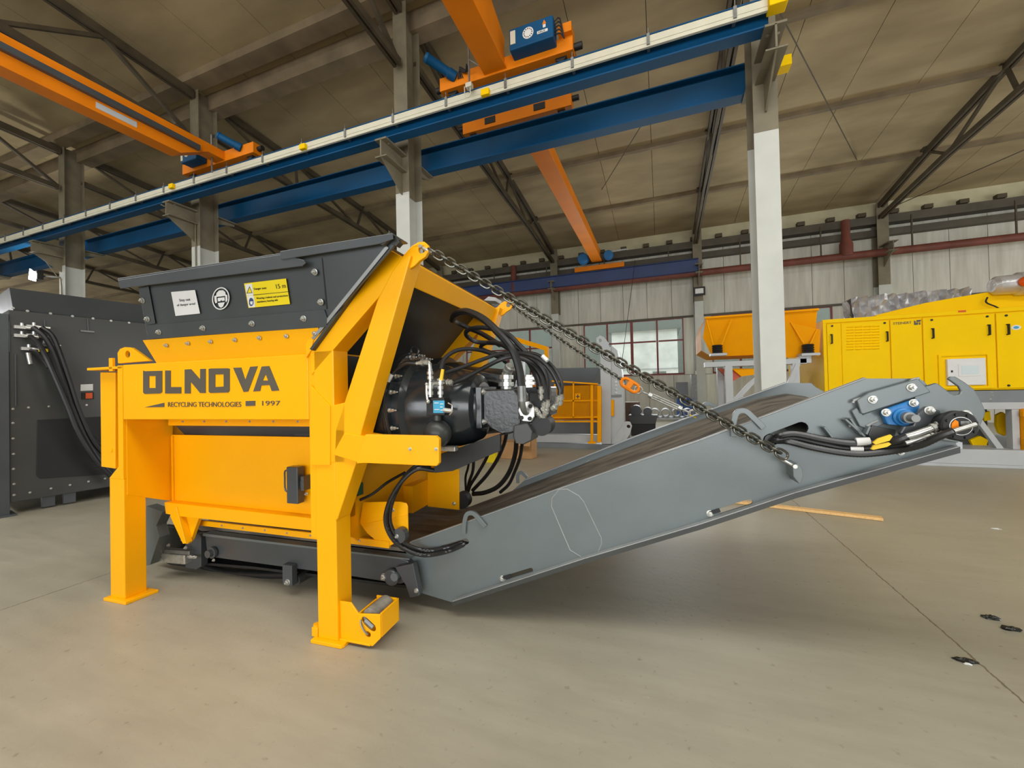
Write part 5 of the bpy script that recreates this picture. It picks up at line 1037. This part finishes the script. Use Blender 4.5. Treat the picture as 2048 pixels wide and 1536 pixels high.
q = G(); q.tube([(p[0]-.4, .82, p[1]-.2), (p[0]-.44, .78, p[1]-.3), (p[0]-.3, .78, p[1]-.4), (p[0]-.2, .78, p[1]-.52)], .014, 6, sub=4); q.obj('cable', M['rubber'], pu)
# foil wrapped part behind
fo = thing('foil_wrapped_bundle', 'crumpled silver foil wrapping above the yellow cabinet unit', 'bundle', (WY(1705, 610, 11.75)[0], 11.75, 2.05))
q = G(); nx, nz = 40, 12; V = []; W_ = 2.15
for iz in range(nz+1):
    for ix in range(nx+1): V.append((W_*ix/nx, .12*math.sin(ix*1.9+iz*.7)*random.uniform(.4, 1), 1.45*iz/nz+random.uniform(-.02, .02)))
m_ = len(V); V += [(v[0], v[1]+.5, v[2]) for v in V]; Fc = []
for iz in range(nz):
    for ix in range(nx): a = iz*(nx+1)+ix; Fc += [(a, a+1, a+nx+2, a+nx+1), (a+m_+nx+1, a+m_+nx+2, a+m_+1, a+m_)]
for ix in range(nx): a = nz*(nx+1)+ix; Fc.append((a, a+1, a+1+m_, a+m_))
q.add(V, Fc); q.obj('foil', M['foil'], fo)
q = G(); q.box(.1, W_-.1, .15, .45, -2.2, .02); q.obj('stand', M['mgrey'], fo)

# ================================================================ ORANGE FEEDER behind the right column
FY = 9.3; fd = thing('vibrating_feeder', 'orange vibrating feeder trough on a light grey frame, behind the right column', 'machine', (1.0, FY, 0))
def Fp(px, py, y=FY): a = WY(px, py, y); return (a[0]-1.0, a[1])
AM = M['amber']
tl, tr = Fp(1412, 636), Fp(1562, 636); ml, mr = Fp(1405, 674), Fp(1562, 674); bl, br = Fp(1428, 712), Fp(1562, 710)
xr = tr[0]+.6
q = G(); V = [(tl[0], -.0, tl[1]), (xr, -.0, tl[1]), (xr, .12, ml[1]), (ml[0]+.02, .12, ml[1]), (bl[0], .25, bl[1]), (xr, .25, bl[1]), (tl[0], .03, tl[1]), (xr, .03, tl[1]), (xr, .15, ml[1]), (ml[0]+.02, .15, ml[1]), (bl[0], .28, bl[1]), (xr, .28, bl[1])]
q.add(V, [(0, 1, 2, 3), (3, 2, 5, 4), (7, 6, 9, 8), (8, 9, 10, 11), (0, 6, 7, 1), (4, 5, 11, 10), (0, 3, 9, 6), (3, 4, 10, 9), (1, 7, 8, 2), (2, 8, 11, 5)]); q.obj('trough_side', AM, fd)
q = G(); q.box(tl[0]-.03, xr+.02, -.04, .04, tl[1]-.02, tl[1]+.02); q.obj('rim', AM, fd)
q = G(); V = [(ml[0]-.02, .1, Fp(1403, 660)[1]), (ml[0]-.02, 1.5, Fp(1403, 665)[1]), (ml[0]-.02, 1.5, Fp(1403, 700)[1]), (ml[0]-.02, .14, Fp(1403, 700)[1]), (bl[0], .28, bl[1]), (bl[0], 1.5, bl[1]), (tl[0], .03, tl[1]), (tl[0], 1.6, tl[1])]
q.add(V, [(6, 7, 1, 0), (0, 1, 2, 3), (3, 2, 5, 4)]); q.obj('trough_end', AM, fd)
q = G(); q.box(bl[0], xr, .25, 1.5, bl[1], bl[1]+.03); q.obj('trough_floor', AM, fd)
r0, r1, r2, r3 = Fp(1576, 641), Fp(1640, 660), Fp(1640, 712), Fp(1585, 714)
x_ = xr; q = G(); V = [(x_, -.0, tl[1]), (x_+.85, -.75, tl[1]), (x_+.85, -.6, bl[1]+.1), (x_, .25, bl[1]), (x_, .04, tl[1]), (x_+.85, -.7, tl[1]), (x_+.85, -.55, bl[1]+.1), (x_, .3, bl[1])]
rx_ = 1.885
V = [(r0[0]-.1, -.04, r0[1]), (rx_, -.04, r1[1]), (rx_, .06, r2[1]), (r3[0]-.1, .16, r3[1]), (r0[0]-.1, .0, r0[1]), (rx_, .0, r1[1]), (rx_, .10, r2[1]), (r3[0]-.1, .20, r3[1])]
q.add(V, [(0, 1, 2, 3), (7, 6, 5, 4), (0, 4, 5, 1), (1, 5, 6, 2), (2, 6, 7, 3), (3, 7, 4, 0)]); q.obj('discharge_hopper', AM, fd)
def fbar(a, b, y, w_, mt, nm): pa, pb = Fp(*a), Fp(*b); q = G(); q.bar((pa[0], y, pa[1]), (pb[0], y, pb[1]), w_, w_, (0, 1, 0)); return q.obj(nm, M[mt], fd, .003)
for a, b in (((1413, 640), (1426, 692)), ((1462, 640), (1442, 692)), ((1580, 645), (1606, 688)), ((1632, 660), (1618, 690))): fbar(a, b, -.05, .03, 'amber', 'rib')
for px, py in ((1434, 698), (1614, 697)):
    p = Fp(px, py); q = G()
    for k in range(4): q.lathe((p[0], -.05, p[1]-.1+.045*k), (0, 0, 1), [(0, .09), (.02, .105), (.042, .09)], 18)
    q.obj('rubber_spring', M['rubber'], fd); q = G(); q.box(p[0]-.14, p[0]+.16, -.18, .08, p[1]-.15, p[1]-.1); q.obj('spring_seat', M['lgrey'], fd, .004)
x0, z0 = Fp(1409, 735); x1, z1 = Fp(1562, 719); q = G(); ZT = z0; q.box(x0, x1+.4, -.1, .15, z0, z1); q.obj('top_frame', M['lgrey'], fd, .005)
x0, z0 = Fp(1597, 727); x1, z1 = Fp(1619, 709); q = G(); q.box(x0, x1, -.1, .1, z0, z1); q.obj('top_frame', M['lgrey'], fd, .005)
def fleg(px0, px1, y, z1_): a, b = Fp(px0, 760, FY+y)[0], Fp(px1, 760, FY+y)[0]; q = G(); q.box(a, b, y, y+.15, 0, z1_); q.obj('leg', M['lgrey'], fd, .004)
fleg(1451, 1466, -.15, ZT+.02); fleg(1435, 1447, .3, ZT); fleg(1586, 1600, -.12, ZT+.02); fleg(1437, 1449, 1.2, ZT); fleg(1562, 1574, 1.2, ZT)
fbar((1462, 812), (1515, 755), .1, .09, 'lgrey', 'diagonal_strut'); fbar((1575, 770), (1592, 728), -.1, .08, 'lgrey', 'diagonal_strut')
q = G(); q.prism([[Fp(a, b) for a, b in [(1463, 737), (1562, 737), (1562, 742), (1483, 753)]]], .0, .6); q.obj('chute', AM, fd); q = G(); q.prism([[Fp(a, b) for a, b in [(1438, 737), (1464, 738), (1489, 750), (1468, 762), (1450, 748)]]], .1, .5); q.obj('red_chute', M['red'], fd)
q = G(); q.box(.55, 1.7, .5, 1.3, .0, .9); q.cyl((.5, .8, 1.05), (1.6, .8, 1.05), .16, 16); q.obj('drive_unit', M['char'], fd, .01)

# ================================================================ SECOND SHREDDER WITH YELLOW CAGE (centre background)
CYY = 9.9; cg = thing('caged_machine', 'light grey machine frame with yellow mesh guard, centre background behind the chains', 'machine', (-3.0, CYY, 0))
def Cp(px, py, y=0): a = WY(px, py, CYY+y); return (a[0]+3.0, a[1])
def cpr(pts, y0, y1, mt, nm, par=None, bev=.004, kind=None): q = G(); q.prism([[Cp(a, b, y0) for a, b in pts]], y0, y1); o = q.obj(nm, M[mt], par or cg, bev); return o
cpr([(1085, 737), (1199, 735), (1187, 768), (1090, 772)], .1, 1.5, 'dgrey', 'hopper')
cpr([(1200, 694), (1222, 694), (1222, 888), (1203, 888)], -.1, .05, 'lgrey', 'upright'); cpr([(1222, 690), (1234, 700), (1243, 740), (1247, 775), (1249, 888), (1222, 888)], -.02, .35, 'lgrey', 'upright')
q = G(); rr_ = Cp(1201, 681, .1); q.prism([[Cp(a, b, .1) for a, b in [(1193, 688), (1193, 676), (1200, 671), (1208, 674), (1217, 686), (1217, 695), (1200, 695)]], hole(rr_[0]-.01, rr_[1]+.0, .045)], .08, .14); q.obj('lifting_lug', M['lgrey'], cg)
cpr([(1222, 790), (1243, 789), (1243, 793), (1222, 794)], -.06, -.02, 'mgrey', 'seam'); cpr([(1250, 870), (1238, 888), (1222, 888), (1225, 880), (1245, 850)], -.05, .0, 'lgrey', 'foot_gusset')
q = G(); e_ = Cp(1257, 853, -.02); q.prism([[Cp(a, b, -.02) for a, b in [(1246, 846), (1252, 843), (1260, 844), (1264, 852), (1260, 868), (1248, 886), (1236, 886), (1240, 870)]], hole(e_[0], e_[1], .045)], -.04, .02); q.obj('lifting_lug', M['lgrey'], cg)
for (a, b) in ((1232, 764), (1232, 771), (1232, 779), (1232, 786)): p = Cp(a, b, -.02); bolts(cg, [(p[0], -.02, p[1])], .03)
cpr([(1222, 800), (1228, 800), (1228, 832), (1222, 832)], -.08, -.03, 'amber', 'yellow_strip')
cpr([(1030, 868), (1200, 871), (1200, 886), (1030, 884)], -.1, .0, 'lgrey', 'base_beam'); cpr([(1030, 843), (1198, 845), (1198, 868), (1030, 866)], .3, .4, 'mgrey', 'lower_panel'); q = G(); q.box(-1.4, 2.1, -.15, 2.2, 0.0, .12); q.obj('skid', M['mgrey'], cg, .004)
cpr([(1060, 768), (1196, 766), (1196, 840), (1050, 840)], .8, .85, 'orange', 'back_panel')  # darker than the amber guard, shade behind the mesh put into the colour
# guard: frame bars and mesh
def crod(a, b, r, y, nm='guard_rail', mt='amber', par=None): pa, pb = Cp(a[0], a[1], y), Cp(b[0], b[1], y); q = G(); q.bar((pa[0], y, pa[1]), (pb[0], y, pb[1]), r, r, (0, 1, 0)); return q.obj(nm, M[mt], par or cg)
q = G(); ga, gb = Cp(1108, 835, -.3), Cp(1196, 770, -.3); nxx = 26; H_ = gb[1]-ga[1]; W2 = gb[0]-ga[0]; st_ = W2/nxx
k = -int(H_/st_)-1
while k < nxx+1:
    for s_ in (1, -1):
        xa = k*st_ if s_ > 0 else k*st_+H_; xb = xa+s_*H_; z_a, z_b = 0, H_
        if s_ > 0:
            if xa < 0: z_a = -xa; xa = 0
            if xb > W2: z_b = H_-(xb-W2); xb = W2
        else:
            if xa > W2: z_a = xa-W2; xa = W2
            if xb < 0: z_b = H_+xb; xb = 0
        if z_b-z_a > .03: q.bar((ga[0]+xa, -.3, ga[1]+z_a), (ga[0]+xb, -.3, ga[1]+z_b), .014, .014, (0, 1, 0))
    k += 1
q.obj('wire_mesh', AM, cg)['kind'] = 'stuff'
for a, b in (((1104, 762), (1196, 768)), ((1108, 802), (1198, 801)), ((1106, 835), (1198, 834)), ((1094, 843), (1198, 843)), ((1147, 765), (1147, 835)), ((1110, 768), (1104, 835))): crod(a, b, .035, -.32)
crod((1184, 770), (1184, 886), .06, -.35, 'guard_post'); crod((1199, 772), (1199, 884), .09, -.3, 'guard_post'); crod((1176, 885), (1192, 885), .05, -.35, 'post_foot')
cpr([(1150, 787), (1161, 787), (1161, 799), (1150, 799)], -.36, -.34, 'amber', 'first_aid_plate'); cpr([(1154.5, 789), (1156.5, 789), (1156.5, 797), (1154.5, 797)], -.37, -.36, 'ink', 'cross'); cpr([(1152, 792), (1159, 792), (1159, 794), (1152, 794)], -.37, -.36, 'ink', 'cross')
cpr([(1028, 673), (1094, 693), (1095, 701), (1090, 701), (1030, 683)], .3, .5, 'amber', 'top_beam'); cpr([(1088, 700), (1095, 701), (1096, 716), (1089, 714)], .3, .45, 'amber', 'top_bracket'); cpr([(1028, 700), (1045, 702), (1045, 715), (1028, 716)], .3, .5, 'amber', 'top_bracket')
q = G(); q.prism([[(-.6, 0), (-.45, 0), (-.45, 2.4), (-.6, 2.4)]], .2, .4); q.prism([[(-.6, 2.25), (-.1, 2.25), (-.1, 2.4), (-.6, 2.4)]], .3, .4); q.obj('upright', M['lgrey'], cg)

# ================================================================ LOOSE THINGS
def wthing(nm, lab, c_, q, mt, bev=0, group=None): return tag(q.obj(nm, M[mt], None, bev), lab, c_, group)
# pine board on the floor
a, b = WZ(1475, 1004, .02), WZ(1765, 1037, .02); q = G(); q.bar((a[0]-.25, a[1]+.08, .018), (b[0], b[1], .018), .085, .03, (0, 0, 1)); wthing('wooden_board', 'long pine board lying on the floor under the end of the conveyor', 'board', q, 'wood', .002)
def crumple(nm, lab, c_, px, py, r, mt, seed, fl=.4):
    random.seed(seed); p = WZ(px, py, 0); q = G(); n, m = 14, 8; V = []
    for i in range(m+1):
        for k in range(n): t_ = math.pi*i/m; rr = r*random.uniform(.6, 1.15); V.append((p[0]+rr*math.sin(t_)*math.cos(2*math.pi*k/n)*1.5, p[1]+rr*math.sin(t_)*math.sin(2*math.pi*k/n)*.7, max(.001, .4*r*fl+rr*fl*math.cos(t_))))
    q.add(V, [(i*n+k, i*n+(k+1) % n, (i+1)*n+(k+1) % n, (i+1)*n+k) for i in range(m) for k in range(n)]); return wthing(nm, lab, c_, q, mt)
crumple('plastic_scrap', 'crumpled shiny black film on the floor, farther of the pair near the right edge', 'scrap', 1983, 1237, .035, 'plast', 1)
crumple('plastic_scrap', 'crumpled shiny black film on the floor, nearer of the pair at the right edge', 'scrap', 2020, 1259, .034, 'plast', 2)
crumple('plastic_scrap', 'torn scrap of black film on the floor joint, bottom right', 'scrap', 1930, 1322, .036, 'plast', 3, .25)
crumple('paper_scrap', 'small white paper scrap lying beside the torn black film on the floor joint', 'scrap', 1936, 1329, .013, 'white', 4)
crumple('paper_scrap', 'tiny white scrap on the floor far right, beyond the pine board', 'scrap', 1992, 1058, .028, 'white', 5, .2)
pebs = [(1450, 1367), (1294, 1352), (900, 1210), (1350, 1230)]
# cardboard boxes
def box(px, py, w_, d_, h, rz, lab, op=False, py_=None):
    p = WZ(px, py, 0); t = thing('cardboard_box', lab, 'box', (p[0], p[1], 0), rz); q = G(); th = .012
    q.box(0, w_, 0, th, 0, h); q.box(0, w_, d_-th, d_, 0, h); q.box(0, th, th, d_-th, 0, h); q.box(w_-th, w_, th, d_-th, 0, h); q.box(0, w_, 0, d_, 0, th)
    if not op: q.box(0, w_, 0, d_, h-th, h)
    q.obj('carton', M['card'], t)
    if op:
        q = G(); q.bar((w_/2, 0, h), (w_/2, -.12, h-.18), w_, .008, (1, 0, 0)) if False else q.add([(0, 0, h), (w_, 0, h), (w_+.02, -.14, h-.2), (-.02, -.14, h-.2), (0, .005, h), (w_, .005, h), (w_+.02, -.135, h-.2), (-.02, -.135, h-.2)], [(0, 1, 2, 3), (7, 6, 5, 4), (0, 4, 5, 1), (1, 5, 6, 2), (2, 6, 7, 3), (3, 7, 4, 0)]); q.obj('flap', M['card'], t)
    return t
box(1002, 918, .42, .35, .38, .1, 'cardboard box standing on the floor behind the hanging hoses, left one'); box(1042, 918, .25, .3, .5, -.08, 'open cardboard box with a flap, right of the other by the hoses', True)
box(955, 914, .38, .4, .14, .3, 'low cardboard tray on the floor left of the boxes', True); box(965, 903, .5, .35, .5, .0, 'tall cardboard box farthest back behind the gear drive')
p = WZ(981, 925, 0); q = G(); q.box(p[0]-.09, p[0]+.12, p[1]-.03, p[1]+.1, 0, .2); t = wthing('yellow_carton', 'small yellow carton on the floor between the hoses', 'carton', q, 'lyellow', .004)
# by the back wall
def drum(px, Y, r, h, mt, lab):
    x = WY(px, 800, Y)[0]; q = G(); q.lathe((x, Y, 0), (0, 0, 1), [(0, r), (h*.05, r*1.03), (h*.08, r), (h*.33, r), (h*.35, r*1.04), (h*.38, r), (h*.64, r), (h*.66, r*1.04), (h*.69, r), (h*.94, r), (h, r*1.03)], 24); wthing('drum', lab, 'drum', q, mt)
drum(1262, 14.6, .29, .95, 'rust', 'rusty brown drum near the back wall, beside the light grey frame'); drum(1370, 16.8, .3, 1.0, 'dblue', 'blue plastic drum against the back wall behind the chain')
q = G(); q.box(1.1, 1.3, 17.15, 17.7, 0, 1.9); wthing('sheet_stack', 'grey sheets leaning by the back-wall column with the floodlight', 'sheets', q, 'galv')
x = WY(1365, 770, 17.4)[0]; q = G(); q.box(x-.25, x+.2, 17.4, 17.45, 0, 1.62); wthing('grey_board', 'upright grey board standing behind the blue drum', 'board', q, 'mgrey')
t = thing('pipe_rack', 'rack of short steel pipes seen end-on near the back wall', 'rack', (0, 13.6, 0))
x0 = WY(1296, 825, 13.6)[0]
q = G(); q.box(x0, x0+1.5, 0, .8, .42, .48); q.box(x0, x0+.06, 0, .8, 0, .42); q.box(x0+1.44, x0+1.5, 0, .8, 0, .42); q.obj('shelf', M['lgrey'], t)
for k in range(4):
    q = G(); c = (x0+.2+.33*k, .62); q.prism([ring(c[0], c[1], .14, 20)[:-1], [tuple(p) for p in hole(c[0], c[1], .115, 18)]], 0, .7); q.obj('pipe', M['galv'], t)
p = WY(1285, 815, 12.7); t = thing('pump_crate', 'dark open crate of machine parts by the back wall, left of the pipes', 'crate', (p[0], 12.7, 0)); q = G(); q.box(-.35, .35, 0, .6, .0, .35); q.obj('base', M['matt'], t, .01); q = G(); q.prism([[(-.42, .62), (.42, .62), (.36, .35), (-.36, .35)]], 0, .6); q.obj('tub', M['char'], t, .01); q = G(); q.cyl((-.2, -.02, .75), (-.2, .5, .75), .17, 16); q.cyl((.14, -.02, .72), (.14, .5, .72), .13, 16); q.obj('casting', M['cast'], t)
q = G(); q.box(1.9, 2.7, 15.0, 15.8, 0, 1.05); q.box(1.65, 1.9, 15.0, 15.8, 0, .5); wthing('steel_bin', 'dark brown steel bin by the back wall, left of the orange feeder legs', 'bin', q, 'rust', .01)

# groups for the repeats that carry labels of their own
for o in bpy.data.objects:
    if o.parent is None and 'label' in o and 'group' not in o:
        k = o.name.split('.')[0]
        gname = {'overhead_crane': 'orange overhead cranes', 'crane_runway_beam': 'blue crane runway beams', 'support_chain': 'chains holding up the conveyor', 'cardboard_box': 'cardboard boxes on the floor',
                 'plastic_scrap': 'black film scraps on the floor', 'paper_scrap': 'white scraps on the floor', 'drum': 'drums by the back wall', 'brace_rod': 'diagonal tie rods under the roof', 'floodlight': 'floodlights on the columns'}.get(k)
        if gname: o['group'] = gname
